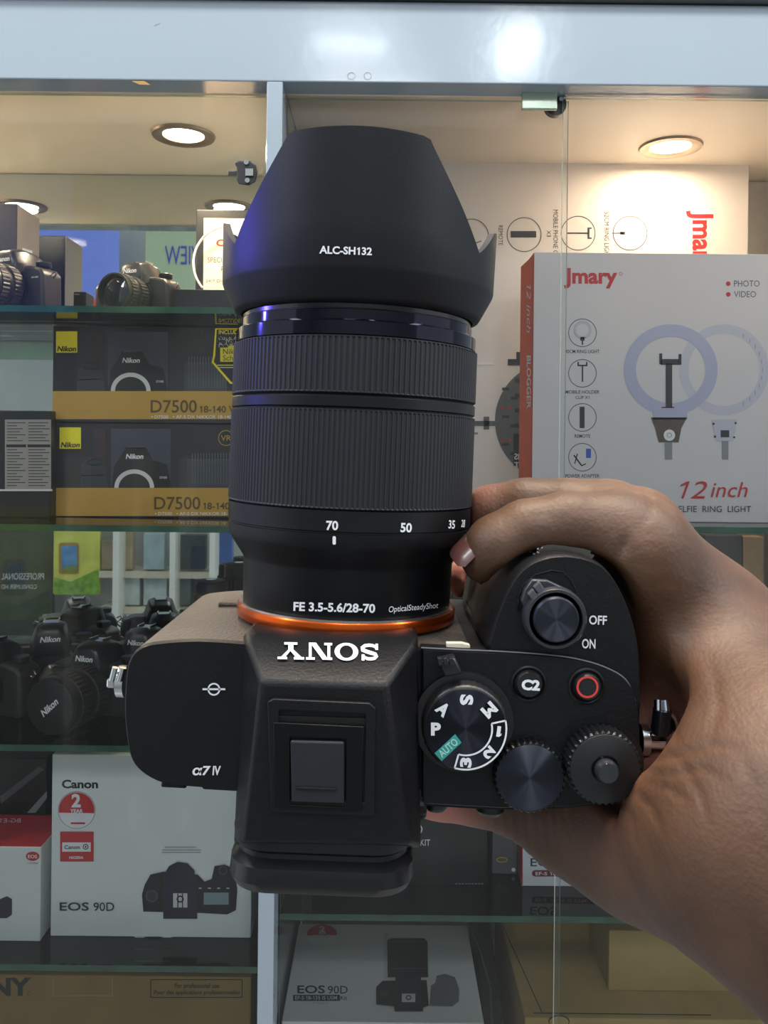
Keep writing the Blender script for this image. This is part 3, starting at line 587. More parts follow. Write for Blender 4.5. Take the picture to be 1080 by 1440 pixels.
# ================================================================== DISPLAY CAMERAS (background)
RUB = mat('dslr_rubber', (46, 44, 46), 0.4, noise=(80, 0.15), bump=(700, 0.3, 0.0006))
GLOSSB = mat('gloss_black', (12, 12, 14), 0.1)
def dslr(label, X, Y, z, rot, s=1.0, brand='Nikon', model='', lens_len=0.065, lens_r=0.034, cap=False, capbrand=False, nolens=False, red=False, prism=0.024, tilt=0, group='display cameras without boxes'):
    M = Matrix.Translation((X, Y, z)) @ Matrix.Rotation(math.radians(rot), 4, 'Z') @ Matrix.Rotation(math.radians(tilt), 4, 'X') @ Matrix.Scale(s, 4)
    t = thing('slr_camera', label, 'camera', (0, 0, 0), group, M=M)
    # body: front is -y
    prof = [(-0.066, 0), (-0.067, 0.05), (-0.062, 0.066), (-0.045, 0.071), (0.035, 0.071), (0.056, 0.066), (0.064, 0.058), (0.066, 0.0)]
    mk('body', *loft([[(x, y, zz) for x, zz in prof] for y in (-0.018, 0.022)]), RUB, t, bevel=0.005, segs=3, smooth=True)
    # grip on picture left
    g = [(-0.067, -0.016), (-0.066, -0.040), (-0.058, -0.049), (-0.046, -0.046), (-0.036, -0.030), (-0.034, -0.016)]
    mk('grip', *loft([[(x, y, h) for x, y in g] for h in (0.001, 0.052)] + [[(x * 0.97, y * 0.8, 0.063) for x, y in g]]), RUB, t, bevel=0.003, segs=2, smooth=True)
    p = prism
    secs = []
    for y, w0, h, b in ((-0.034, 0.7, 0.088, 0.058), (-0.030, 0.86, 0.094, 0.056), (-0.012, 1.0, 0.098, 0.06), (0.014, 0.95, 0.096, 0.062), (0.030, 0.8, 0.090, 0.064)):
        w1 = p * w0
        secs.append([(-w1 * 1.25, y, b), (-w1 * 1.15, y, 0.074), (-w1 * 0.85, y, h - 0.003), (-w1 * 0.5, y, h), (w1 * 0.5, y, h), (w1 * 0.85, y, h - 0.003), (w1 * 1.15, y, 0.074), (w1 * 1.25, y, b)])
    pz = mk('pentaprism', *loft(secs), mat('dslr_plastic', (40, 40, 44), 0.3, bump=(700, 0.2, 0.0005)), t, bevel=0.002, smooth=True)
    V, Fc = text2d(brand, 0.03, 0.2 if brand == 'Nikon' else 0.0); x0 = min(v[0] for v in V); x1 = max(v[0] for v in V); k = 0.027 / (x1 - x0)
    mk('lettering', [((vx - (x0 + x1) / 2) * k, -0.0345, 0.076 + vy * k) for vx, vy in V], Fc, I['white'], pz)
    if model:
        V, Fc = text2d(model, 0.02); x0 = min(v[0] for v in V); x1 = max(v[0] for v in V); k = 0.014 / (x1 - x0)
        mk('lettering', [(0.042 + (vx - x0) * k, -0.0186, 0.05 + vy * k) for vx, vy in V], Fc, I['white'], t)
    d = mk('mode_dial', *lathe([(0.0105, 0), (0.011, 0.0012), (0.011, 0.007), (0.010, 0.0082)], (0.044, 0.004, 0.070), 'z', 40, (20, 0.0005, 0.001, 0.0075)), BLACKPL, t, smooth=True)
    mk('shutter_button', *lathe([(0.006, 0), (0.006, 0.004), (0.005, 0.005)], (-0.053, -0.030, 0.061), 'z', 20), CHROME, t, smooth=True)
    mk('hot_shoe', *join([(boxv((-0.011, -0.008, 0.097), (0.011, 0.012, 0.0985)), BF), (boxv((-0.011, -0.008, 0.0985), (-0.009, 0.012, 0.101)), BF), (boxv((0.009, -0.008, 0.0985), (0.011, 0.012, 0.101)), BF)]), CHROME, t)
    if red:
        mk('grip_accent', [(-0.052, -0.0478, 0.046), (-0.043, -0.044, 0.046), (-0.044, -0.0445, 0.041), (-0.050, -0.0478, 0.041)], [(0, 1, 2, 3)], I['red'], t)
    for sx in (-1, 1):
        mk('strap_lug', *tube([(sx * 0.064, 0.0, 0.058), (sx * 0.071, 0.0, 0.061), (sx * 0.073, 0.0, 0.057), (sx * 0.068, 0, 0.052), (sx * 0.065, 0, 0.053)], 0.0012, 6), CHROME, t, smooth=True)
    c = (0.002, -0.018, 0.036)
    mk('mount_ring', *lathe([(0.0335, 0), (0.0335, -0.004), (0.031, -0.0045), (0.031, -0.001)], c, 'y', 48), mat('satin_metal', (170, 172, 176), 0.3, 0.9) if nolens else BLACKPL, t, smooth=True)
    if nolens: mk('body_cap', *lathe([(0.030, -0.002), (0.030, -0.006), (0.027, -0.0075)], c, 'y', 40), BLACKPL, t, smooth=True)
    else:
        L = lens_len; r = lens_r
        lb = mk('lens', *lathe([(0.030, -0.003), (0.031, -0.012), (r * 0.97, -0.018), (r * 0.97, -L * 0.45), (r * 0.94, -L * 0.47), (r, -L * 0.8), (r, -L), (r * 0.9, -L), (r * 0.86, -L + 0.006)], c, 'y', 56), mat('dslr_plastic', (40, 40, 44), 0.3), t, smooth=True)
        mk('zoom_ring', *lathe([(r * 0.97, -L * 0.18), (r * 1.02, -L * 0.19), (r * 1.02, -L * 0.44), (r * 0.97, -L * 0.45)], c, 'y', 144, (36, 0.0009, -L * 0.445, -L * 0.185)), RUB, lb, smooth=False)
        mk('focus_ring', *lathe([(r * 0.97, -L * 0.62), (r * 1.03, -L * 0.63), (r * 1.03, -L * 0.84), (r * 0.97, -L * 0.85)], c, 'y', 144, (36, 0.0008, -L * 0.845, -L * 0.625)), RUB, lb, smooth=False)
        if cap:
            cp = mk('lens_cap', *lathe([(r * 0.93, -L + 0.002), (r * 0.96, -L - 0.003), (r * 0.90, -L - 0.0042)], c, 'y', 48), BLACKPL, lb, smooth=True)
            if capbrand:
                V, Fc = text2d('Nikon', 0.03, 0.2); x0 = min(v[0] for v in V); x1 = max(v[0] for v in V); k = 0.030 / (x1 - x0); ca, sa = math.cos(math.radians(42)), math.sin(math.radians(42))
                mk('lettering', [(c[0] + ((vx - (x0 + x1) / 2) * ca - (vy - 0.35) * sa) * k, c[1] - L - 0.0046, c[2] + ((vx - (x0 + x1) / 2) * sa + (vy - 0.35) * ca) * k) for vx, vy in V], Fc, I['white'], cp)
        else:
            mk('front_element', *lathe([(r * 0.86, -L + 0.006), (r * 0.7, -L + 0.004), (r * 0.4, -L + 0.002), (0.0005, -L + 0.0015)], c, 'y', 48, cap=False), mat('coated_glass', (14, 16, 34), 0.04, coat=1.0), lb, smooth=True)
            mk('name_ring', *lathe([(r * 0.93, -L - 0.0004), (r * 0.88, -L + 0.003)], c, 'y', 48, cap=False), mat('satin_black', (40, 40, 42), 0.25), lb, smooth=True)
    return t
Yt = 1.06
q = W(24, 430, Yt); dslr('black camera at far left of the top shelf, lens facing left', q.x, Yt + 0.01, zL[0] + 0.0002, -24, 0.80, 'Canon', 'EOS 600D', lens_len=0.058)
q = W(190, 430, Yt + 0.03); dslr('black camera with bare lens on the top left shelf, beside the sign', q.x + 0.001, Yt + 0.06, zL[0] + 0.0002, -22, 0.77, 'Nikon', '', lens_len=0.06, lens_r=0.032, prism=0.024)
# row on the third shelf
Yh = 1.10
q = W(128, 985, Yh); dslr('camera with branded cap over its lens in the lower left row', q.x, Yh + 0.03, zL[2] + 0.0002, -16, 0.96, 'Nikon', '', lens_len=0.085, lens_r=0.036, cap=True, capbrand=True, red=True)
q = W(-10, 985, Yh); dslr('camera at the left edge of the lower left row', q.x - 0.012, Yh + 0.03, zL[2] + 0.0002, -22, 0.96, 'Nikon', '', lens_len=0.07, lens_r=0.036, cap=True)
q = W(62, 985, 1.2); dslr('camera standing behind the branded capped one', q.x, 1.225, zL[2] + 0.0002, 18, 1.0, 'Nikon', '', nolens=True)
q = W(165, 985, 1.2); dslr('capless body at the back right of the lower left row', q.x + 0.03, 1.235, zL[2] + 0.0002, -12, 0.92, 'Nikon', '', nolens=True)
q = W(215, 985, 1.12); dslr('camera half hidden behind the big held camera', q.x + 0.055, 1.13, zL[2] + 0.0002, 8, 0.92, 'Nikon', '', lens_len=0.06, cap=True)
# loose lenses at the back
def loose_lens(label, X, Y, z, r, h):
    t = thing('camera_lens', label, 'lens', (X, Y, z + 0.0002), 'loose lenses standing on the shelf')
    b = mk('barrel', *lathe([(r * 0.85, 0), (r * 0.85, 0.008), (r, 0.012), (r, h * 0.5), (r * 0.95, h * 0.52), (r * 0.95, h * 0.6), (r, h * 0.62), (r, h)], (0, 0, 0), 'z', 44), BLACKPL, t, smooth=True)
    mk('focus_ring', *lathe([(r * 1.0, h * 0.64), (r * 1.05, h * 0.65), (r * 1.05, h * 0.9), (r, h * 0.91)], (0, 0, 0), 'z', 120, (30, 0.0009, h * 0.645, h * 0.905)), RUB, t)
    mk('lens_cap', *lathe([(r * 0.95, h), (r * 0.95, h + 0.003), (r * 0.5, h + 0.004)], (0, 0, 0), 'z', 40), BLACKPL, t, smooth=True)
    mk('cap_badge', *lathe([(r * 0.34, h + 0.004), (r * 0.34, h + 0.0045)], (0, 0, 0), 'z', 24), CHROME, t)
q = W(296, 900, 1.2); loose_lens('short loose lens nearest the held camera', q.x, 1.2, zL[2], 0.022, 0.136 * 1.18)
q = W(328, 900, 1.25); loose_lens('taller loose lens at the mirror', q.x+0.008, 1.25, zL[2], 0.022, 0.178)
# tall black box, top left, and red bits
Yv = 1.16
t = carton('black_box', 'tall black box at the left edge of the top shelf', 'box', -60, 286, 24, 430, Yv, 0.075, BLACKBOX, zbase=zL[0], side=mat('grey_textured_card', (120, 112, 106), 0.3))
t = carton('red_box', 'small red box behind the leftmost camera', 'box', -20, 357, 14, 430, Yv - 0.05, 0.03, mat('dull_red', (160, 52, 48), 0.5), zbase=zL[0])
# small dark boxes right of Nikon
t = carton('black_box', 'low black box in front of the sign stand', 'box', 231, 407, 330, 431, 1.10, 0.06, BLACKBOX, zbase=zL[0])
t = carton('card_reader', 'tiny black block between the two top shelf cameras', 'gadget', 103, 410, 121, 431, 1.12, 0.03, BLACKBOX, zbase=zL[0])
p = Print(yplane(1.12)); p.rect(I['mid'], 105, 413, 112, 415); p.done(t)
# sign stand
t = thing('framed_sign', 'black framed plaque with red brand lettering on the top left shelf', 'sign', (W(315, 431, 1.2).x, 1.21, zL[0]))
A = W(274, 431, 1.2); B = W(365, 295, 1.2)
mk('frame', boxv((A.x, 1.2, zL[0] + 0.0003), (B.x, 1.225, B.z)), BF, BLACKPL, t, world=True, bevel=0.002)
A2 = W(286, 420, 1.199); B2 = W(356, 308, 1.199)
mk('plaque', boxv((A2.x, 1.197, A2.z), (B2.x, 1.2, B2.z)), BF, mat('bright_plaque', (240, 216, 190), 0.35), t, world=True)
p = Print(yplane(1.197)); p.text(I['red'], 'Canon', 304, 346, 9, 46, bold=0.03); p.text(I['dark'], 'SPECIAL RETAIL', 292, 369, 7, 60); p.text(I['dark'], 'PVT LTD', 311, 382, 7, 30); p.text(I['maroon'], '24/7 DIGITAL', 289, 397, 4, 44); p.done(t)
pts = [W(322 - 50 * math.sin(a) * 1.0, 370 - 52 * math.cos(a), 1.185) for a in np.linspace(0.2, 2.3, 18)]
t = mk('white_cable', *tube(pts, 0.0016), mat('white_rubber', (240, 235, 225), 0.3), smooth=True, origin=tuple(pts[-1])); tagit(t, 'white cable loop hanging before the framed plaque', 'cable')
# small items seen between lens and finger
t = carton('dark_camera_case', 'small dark case between the lens and the fingertips', 'case', 636, 778, 700, 860, 1.175, 0.05, BLACKBOX)
p = Print(yplane(1.175)); p.rect(I['white'], 641, 776, 664, 779); p.done(t)
A = W(620, 860, 1.15)
t.children[0].data  # rests on the stack below
zs = W(668, 860, 1.175).z
t2 = thing('stacked_box', 'dark grey box beneath the small case', 'box', (W(668, 860, 1.15).x, 1.18, zR[1]))
a, b = W(600, 862, 1.15), W(760, 862, 1.15)
mk('carton', boxv((a.x, 1.17, zR[1] + 0.0003), (b.x, 1.25, zs - 0.0003)), BF, mat('grey_card', (92, 92, 96), 0.4), t2, world=True, bevel=0.001)

# ================================================================== THE SHOP BEHIND (seen in the mirror)
def V2R(px, py, D):     # virtual point behind the mirror -> real point in the shop
    v = W(px, py, D); return Vector((v.x, 2 * YB - v.y, v.z))
def shopbox(name, label, cat, x0, y0, x1, y1, D, depth, m, text=None):
    a, b = V2R(x0, y0, D), V2R(x1, y1, D)
    zb = b.z
    t = thing(name, label, cat, ((a.x + b.x) / 2, a.y - depth / 2, zb))
    mk('panel', boxv((a.x, a.y - depth, zb), (b.x, a.y, a.z)), BF, m, t, world=True, bevel=0.002)
    if text:
        for s, x, y, h, w_, mm in text:
            P, Fc = text_pts(s, x, y, h, -w_)
            mk('lettering', [V2R(px + w_, py, D) + Vector((0, 0.002, 0)) for px, py in P], Fc, mm, t, world=True)
    return t, a, b
D = 4.0
sm = mat('display_board', (205, 196, 176), 0.5)
shopbox('dark_poster', 'dark poster with mirrored lettering reflected at lower left', 'poster', -60, 700, 74, 900, D, 0.02, mat('poster_dark', (52, 60, 50), 0.35, noise=(5, 0.5)), [('PROFESSIONAL', 2, 815, 9, 60, I['pale']), ('CONSUMER HD', 2, 828, 6, 50, I['pale'])])
t, a, b = shopbox('landscape_poster', 'yellow green picture poster reflected in the mirror', 'poster', 76, 700, 140, 836, D, 0.02, mat('poster_yellow', (206, 206, 96), 0.5, noise=(9, 0.2)))
m_ = mat('poster_sky', (84, 140, 190), 0.4, noise=(20, 0.3))
def decal(t, pts, m, D, lift=0.003, name='print'): mk(name, [V2R(x, y, D) + Vector((0, lift, 0)) for x, y in pts], [tuple(range(len(pts)))], m, t, world=True)
decal(t, rrect(97, 785, 14, 22, 4), mat('poster_gold', (170, 130, 50), 0.4), D); decal(t, rrect(98, 785, 11, 18, 2), m_, D, 0.005)
decal(t, [(88, 798), (108, 794), (109, 803), (88, 803)], mat('poster_field', (110, 130, 50), 0.5), D, 0.007); decal(t, [(76, 836), (76, 812), (100, 818), (139, 800), (140, 836)], mat('poster_grass', (120, 160, 60), 0.5, noise=(40, 0.4)), D)
for i, (x0, x1) in enumerate(((160, 165), (240, 244), (296, 300))):
    a, b = V2R(x0, 640, 3.9), V2R(x1, 1000, 3.9); struct('trim_%d' % (i + 3), boxv((a.x, a.y - 0.2, 0), (b.x, a.y, a.z)), BF, mat('white_panel', (222, 220, 214), 0.35))
k = 0
for (x0, y0, x1, y1, c) in ((168, 745, 186, 801, (176, 160, 126)), (168, 808, 196, 851, (196, 206, 204)), (202, 750, 231, 801, (170, 188, 196)), (202, 808, 234, 851, (190, 204, 206)), (247, 812, 268, 851, (80, 98, 98)), (247, 752, 288, 801, (46, 60, 62)), (303, 748, 326, 801, (60, 92, 160)), (143, 760, 158, 801, (150, 132, 104)), (303, 812, 322, 851, (176, 190, 196))):
    shopbox('shop_package', ['tan', 'white', 'grey blue', 'pale blue', 'dark green', 'charcoal', 'blue', 'brown', 'silver'][k] + ' package reflected in the mirror behind the held lens', 'package', x0, y0, x1, y1, D, 0.05, mat('pack%d' % k, c, 0.35, noise=(12, 0.25))); k += 1
# shelves carrying them
for py, nm in ((852, 'lower'), (802, 'upper')):
    a, b = V2R(142, py, D), V2R(345, py, D)
    o = mk('display_ledge', boxv((a.x, a.y - 0.25, a.z - 0.03), (b.x, a.y + 0.03, a.z - 0.002)), BF, sm, origin=((a.x + b.x) / 2, a.y, a.z - 0.03)); tagit(o, nm + ' wooden display ledge of the opposite wall', 'ledge')
shopbox('blue_lit_panel', 'large glowing panel standing in for the blue lit shop, reflected at upper left', 'banner', 50, 300, 165, 470, D, 0.02, mat('painted_blue_light', (120, 140, 235), 0.4, emis=((110, 140, 255), 0.15)))  # blue tone and glow imitate blue light on the shop opposite
shopbox('lettered_banner', 'pale banner with large blue mirrored letters', 'banner', 205, 310, 275, 470, D, 0.02, mat('banner_pale', (190, 205, 170), 0.5), [('VIEW', 232, 372, 26, 50, ink('deepblue', (50, 60, 190)))])

# ================================================================== THE HELD CAMERA
A_ = math.radians(2.2); D0 = 0.257
eX = R_ * math.cos(A_) - U_ * math.sin(A_); eY = U_ * math.cos(A_) + R_ * math.sin(A_); eZ = -FW
org = EYE + R_ * ((487 - PX) / F * D0) + U_ * ((PY - 857) / F * D0) + FW * D0
MS = Matrix(((eX.x, eY.x, eZ.x, org.x), (eX.y, eY.y, eZ.y, org.y), (eX.z, eY.z, eZ.z, org.z), (0, 0, 0, 1)))
MSI = MS.inverted(); EL = MSI @ EYE
def Lp(px, py, z):
    d = MSI.to_3x3() @ ray(px, py); t = (z - EL.z) / d.z; return EL + d * t
def lsurf(p0, n):
    p0 = Vector(p0); n = Vector(n).normalized()
    def g(px, py, lift):
        d = MSI.to_3x3() @ ray(px, py); t = (p0 - EL).dot(n) / d.dot(n); return EL + d * t + n * lift
    return g
def lpl(z): return lsurf((0, 0, z), (0, 0, 1))
def lcyl(R):
    def g(px, py, lift):
        d = MSI.to_3x3() @ ray(px, py); a = d.x ** 2 + d.z ** 2; b = 2 * (EL.x * d.x + EL.z * d.z); rr = R + lift; c = EL.x ** 2 + EL.z ** 2 - rr * rr
        t = (-b - math.sqrt(max(b * b - 4 * a * c, 0))) / (2 * a); return EL + d * t
    return g
def out(pts, z): return [tuple(Lp(x, y, z)) for x, y in pts]
BODY = mat('crackle_black_body', (14, 15, 18), 0.45, noise=(300, 0.12), bump=(1300, 0.35, 0.0003), spec=0.3)
LEATHER = mat('leatherette', (64, 52, 40), 0.5, noise=(500, 0.2), bump=(900, 0.7, 0.0006), sheen=0.15)  # black covering; the brown puts the warm light on it into the colour
SATIN = mat('satin_black_metal', (24, 25, 28), 0.38)
LENSM = mat('satin_lens_black', (14, 15, 18), 0.4, bump=(2500, 0.1, 0.0002), spec=0.3)
RUBR = mat('ribbed_rubber', (26, 27, 33), 0.55, bump=(2000, 0.1, 0.0002))
HOODM = mat('matte_hood_plastic', (17, 19, 24), 0.47, bump=(2600, 0.15, 0.0002), spec=0.3)
SPUN = mat('spun_black_metal', (70, 74, 84), 0.5, 1.0, aniso=0.95)
GLOSSR = mat('polished_black_ring', (46, 47, 56), 0.08, 1.0)
ORANGE = mat('copper_mount_ring', (214, 92, 30), 0.24, 0.9)
SONY = thing('mirrorless_camera', 'large black mirrorless camera with long hooded lens held in front', 'camera', (0, 0, 0), M=MS)

zT = 0.037
def crom(P, n=4, closed=True):
    o = []; m = len(P)
    for i in range(m if closed else m - 1):
        p0, p1, p2, p3 = [np.array(P[(i + k) % m] if closed else P[max(0, min(m - 1, i + k))], float) for k in (-1, 0, 1, 2)]
        for k in range(n):
            t = k / n; o.append(tuple(0.5 * (2 * p1 + (p2 - p0) * t + (2 * p0 - 5 * p1 + 4 * p2 - p3) * t * t + (3 * p1 - p0 - 3 * p2 + p3) * t ** 3)))
    if not closed: o.append(tuple(P[-1]))
    return o
bo = [(345, 903), (280, 899), (228, 902), (200, 908), (184, 924), (178, 950), (176, 1000), (181, 1048), (190, 1073), (210, 1090), (238, 1100), (300, 1106), (345, 1110), (590, 1130), (700, 1136), (800, 1134), (872, 1122), (893, 1095), (898, 1040), (897, 960), (870, 935), (800, 925), (690, 917), (592, 911)]
top = out(bo, zT)
topS = out(crom(bo[0:12], 4, False) + crom(bo[13:], 4, False)[:-1] + [bo[-1]], zT)
def sc_out(pts, z, k, cy=None):
    cx = sum(p[0] for p in pts) / len(pts); yy = sum(p[1] for p in pts) / len(pts); return [(cx + (x - cx) * k, yy + (y - yy) * k, z) for x, y, _ in pts]
secs = [sc_out(topS, zT + 0.0016, 0.988), sc_out(topS, zT + 0.0008, 0.996), [(x, y, zT - 0.001) for x, y, _ in topS], [(x, y, 0.026) for x, y, _ in topS], [(x, y, -0.038) for x, y, _ in topS], sc_out(topS, -0.041, 0.98)]
V, Fa = loft(secs)
fm = []
n_ = len(topS)
for k in range(len(secs) - 1):
    for i in range(n_): fm.append(1 if (k >= 2 and (i < 18 or i >= n_ - 4)) else 0)
fm += [0, 0]
body = mk('body', V, Fa, BODY, SONY, smooth=True, mats=[BODY, LEATHER], fmat=fm)
# grip
go = [(688, 918), (690, 881), (708, 833), (730, 799), (760, 782), (797, 778), (834, 787), (857, 806), (876, 838), (890, 877), (897, 914), (899, 950), (897, 1000), (860, 960), (760, 930)]
gt = out(crom(go, 4), zT)
secs = [sc_out(gt, zT + 0.0020, 0.955), sc_out(gt, zT + 0.0013, 0.98), [(x, y, zT - 0.0005) for x, y, _ in gt], sc_out(gt, 0.030, 1.0), [(x, y - 0.001, 0.015) for x, y, _ in gt], [(x, y - (0.0025 if y > gt[0][1] + 0.004 else 0), -0.02) for x, y, _ in gt], sc_out(gt, -0.039, 0.96)]
grip = mk('grip', *loft(secs), BODY, SONY, smooth=True)
# raised rear control deck on the right (the seam line)
ro = [(592, 911), (650, 914), (700, 916), (760, 920), (808, 926), (850, 938), (880, 956), (893, 985), (898, 1040), (893, 1092), (870, 1120), (800, 1132), (700, 1134), (592, 1128)]
rt = out([ro[0]] + crom(ro[1:12], 4, False) + ro[12:], zT + 0.002)
deck = mk('control_deck', *loft([sc_out(rt, zT + 0.0034, 0.985), [(x, y, zT + 0.0028) for x, y, _ in rt], [(x, y, zT - 0.003) for x, y, _ in rt]]), BODY, SONY, smooth=True)
zD = zT + 0.0034
seam = [Lp(x, y, zT + 0.003) for x, y in crom(ro[:8], 4, False)]
mk('seam', *tube(seam, 0.00022, 6), mat('grey_seam', (92, 94, 100), 0.4), deck)
# EVF hump
secs = []
for z, fl, fr, br, bl in ((0.002, (343, 895), (588, 895), (592, 1190), (329, 1186)), (0.036, (343, 889), (588, 893), (592, 1192), (329, 1188)), (0.044, (347, 905), (584, 908), (591, 1192), (331, 1188)), (0.0555, (366, 958), (543, 964), (578, 1188), (341, 1185))):
    q = out([fl, fr, br, bl], z)
    if z < 0.01: q = [(a[0], a[1], z) for a in out([fl, fr, br, bl], 0.036)]
    secs.append(q)
yb = secs[0][2][1]
hump = mk('viewfinder_hump', *loft(secs), BODY, SONY, bevel=0.0012, segs=3, smooth=True)
zE = 0.0555
# eyecup
def er(cx, cz, hx, hz, r, y): return [(x, y, z) for x, z in rrect(cx, cz, hx, hz, r, 6)]
c0 = Lp(453, 1200, 0.03); cx = Lp(453, 1210, 0.045).x; cz = 0.029
y1 = Lp(453, 1160, 0.05).y; y2 = Lp(453, 1252, 0.05).y
hw = abs(Lp(583, 1200, 0.05).x - Lp(322, 1200, 0.05).x) / 2
Ls = [(hw * 0.93, 0.0235, y1 - 0.0), (hw * 0.985, 0.0245, y1 - 0.002), (hw * 0.975, 0.024, y1 - 0.0055), (hw * 0.945, 0.0228, y1 - 0.0066), (hw * 0.945, 0.0228, y1 - 0.0078), (hw * 1.0, 0.0252, y1 - 0.0092), (hw * 1.01, 0.0258, y2 + 0.003), (hw * 0.97, 0.0245, y2 + 0.0006), (hw * 0.88, 0.021, y2), (hw * 0.74, 0.016, y2 + 0.001), (hw * 0.6, 0.011, y2 + 0.006)]
EYEC = mat('eyecup_rubber', (17, 17, 20), 0.32)
mk('eyecup', *loft([er(cx, cz, a, b, 0.009, y) for a, b, y in Ls]), EYEC, SONY, smooth=True)
mk('eyepiece_glass', *loft([er(cx, cz, hw * 0.6, 0.011, 0.006, y2 + 0.0062), er(cx, cz, hw * 0.6, 0.011, 0.006, y2 + 0.0075)]), GLOSSB, SONY)
# hot shoe
so = [(377, 986), (530, 994), (528, 1146), (380, 1140)]
def frame_prism(name, o, i, z0, z1, m, parent, bevel=0.0004):
    n = len(o); O0, O1, I0, I1 = out(o, z0), out(o, z1), out(i, z0), out(i, z1)
    V = O0 + O1 + I0 + I1; Fa = []
    O0n = [(a[0], a[1], z0) for a in O1]; I0n = [(a[0], a[1], z0) for a in I1]; V = O0n + O1 + I0n + I1
    for k in range(n):
        j = (k + 1) % n
        Fa += [(k, j, n + j, n + k), (2 * n + k, 3 * n + k, 3 * n + j, 2 * n + j), (n + k, n + j, 3 * n + j, 3 * n + k), (k, 2 * n + k, 2 * n + j, j)]
    return mk(name, V, Fa, m, parent, bevel=bevel, segs=2, smooth=True)
frame_prism('hot_shoe_surround', [(376, 987), (384, 983), (520, 989), (528, 996), (527, 1148), (381, 1142)], [(392, 1000), (394, 998), (513, 1004), (514, 1006), (512, 1128), (392, 1124)], zE - 0.001, zE + 0.0012, BODY, SONY, 0.0007)
fl_ = out([(388, 1006), (516, 1010), (514, 1130), (388, 1127)], zE + 0.0004)
shoe = mk('hot_shoe', [*fl_, *[(a[0], a[1], zE - 0.0005) for a in fl_]], BF, mat('black_void', (7, 7, 8), 0.5), SONY)
frame_prism('rails', [(384, 1016), (512, 1022), (509, 1140), (386, 1136)], [(408, 1036), (486, 1039), (485, 1136), (408, 1132)], zE + 0.0003, zE + 0.0016, mat('dark_steel', (12, 12, 14), 0.35, 0.5), shoe, 0.0003)
sp = out([(408, 1042), (484, 1044), (484, 1130), (410, 1128)], zE + 0.0022)
sc_ = mk('shoe_cover', [*sp, *[(a[0], a[1], zE + 0.0002) for a in sp]], BF, mat('shoe_cover_plastic', (28, 30, 36), 0.45), shoe, bevel=0.0004)
sp = out([(416, 1107), (473, 1109), (473, 1113), (416, 1111)], zE + 0.0027)
mk('ridge', [*sp, *[(a[0], a[1], zE + 0.002) for a in sp]], BF, BODY, shoe, bevel=0.0002)
# diopter knob and flank line on the right of the hump
mk('diopter_dial', *lathe([(0.0042, -0.004), (0.0045, 0.0), (0.0045, 0.0022), (0.004, 0.003)], tuple(Lp(583, 1185 - 60, 0.036)), 'x', 30, (15, 0.0003, -0.001, 0.0025)), BODY, SONY)
# lettering on hump
NS = (Vector(out([(455, 960)], zE)[0]) - Vector(out([(455, 907)], 0.044)[0])); nn = Vector((1, 0, 0)).cross(NS).normalized()
if nn.z < 0: nn = -nn
ssf = lsurf(out([(455, 907)], 0.044)[0], nn)
def ribbon(pts, th):
    pts = [Vector(p + (0,)) for p in pts]; a, b = [], []
    for i, p in enumerate(pts):
        t = (pts[min(i + 1, len(pts) - 1)] - pts[max(i - 1, 0)]).normalized(); n = Vector((-t.y, t.x, 0)); k = th[i] if isinstance(th, list) else th
        a.append((p + n * k / 2)[:2]); b.append((p - n * k / 2)[:2])
    n = len(pts); return a + b, [(i, i + 1, n + i + 1, n + i) for i in range(n - 1)]
def R2(x0, y0, x1, y1): return [(x0, y0), (x1, y0), (x1, y1), (x0, y1)], [(0, 1, 2, 3)]
def P2(*p): return list(p), [tuple(range(len(p)))]
def ring2(cx, cy, rx, ry, ix, iy):
    o = circ(cx, cy, rx, 36, ry=ry); i = circ(cx, cy, ix, 36, ry=iy); return o + i, [(k, (k + 1) % 36, 36 + (k + 1) % 36, 36 + k) for k in range(36)]
gS = [ribbon([(0.80, 0.70), (0.74, 0.80), (0.60, 0.88), (0.44, 0.90), (0.24, 0.86), (0.14, 0.74), (0.20, 0.61), (0.42, 0.54), (0.62, 0.47), (0.82, 0.38), (0.84, 0.25), (0.72, 0.13), (0.50, 0.09), (0.30, 0.12), (0.18, 0.20), (0.12, 0.32)], [.12, .14, .18, .19, .19, .2, .21, .22, .22, .22, .21, .2, .19, .18, .14, .12]), R2(0.74, 0.64, 0.88, 1.0), R2(0.05, 0.0, 0.19, 0.36)]
gO = [ring2(0.62, 0.5, 0.60, 0.52, 0.34, 0.37)]
gN = [R2(0.10, 0.05, 0.24, 0.95), R2(0.0, 0.86, 0.46, 1.0), R2(0.0, 0.0, 0.40, 0.14), P2((0.18, 1.0), (0.48, 1.0), (1.12, 0.0), (0.82, 0.0)), R2(1.04, 0.0, 1.18, 0.95), R2(0.88, 0.86, 1.32, 1.0)]
gY = [R2(0, 0.86, 0.52, 1.0), R2(0.86, 0.86, 1.34, 1.0), P2((0.10, 0.9), (0.40, 0.9), (0.74, 0.44), (0.52, 0.44)), P2((0.98, 0.9), (1.20, 0.9), (0.80, 0.44), (0.64, 0.44)), R2(0.54, 0.05, 0.80, 0.46), R2(0.34, 0, 1.0, 0.14)]
x = 0; kx = 144 / 5.18
for ch_, g, w_ in (('S', gS, 1.03), ('O', gO, 1.34), ('N', gN, 1.42), ('Y', gY, 1.36)):
    V, Fa = join(g)
    px_p = []
    for gx, gy in V:
        u = (x + gx) * kx; v = gy * 24
        px_p.append((533 - u * math.cos(math.radians(1.0)), 907 - u * math.sin(math.radians(1.0)) + v))
    vv = [ssf(a, b, 0.0004) for a, b in px_p]; mk('letter_' + ch_.lower(), vv, Fa, I['white'], hump, label='white letter ' + ch_)
    x += w_
p = Print(lpl(zT + 0.0016), 0.0002)
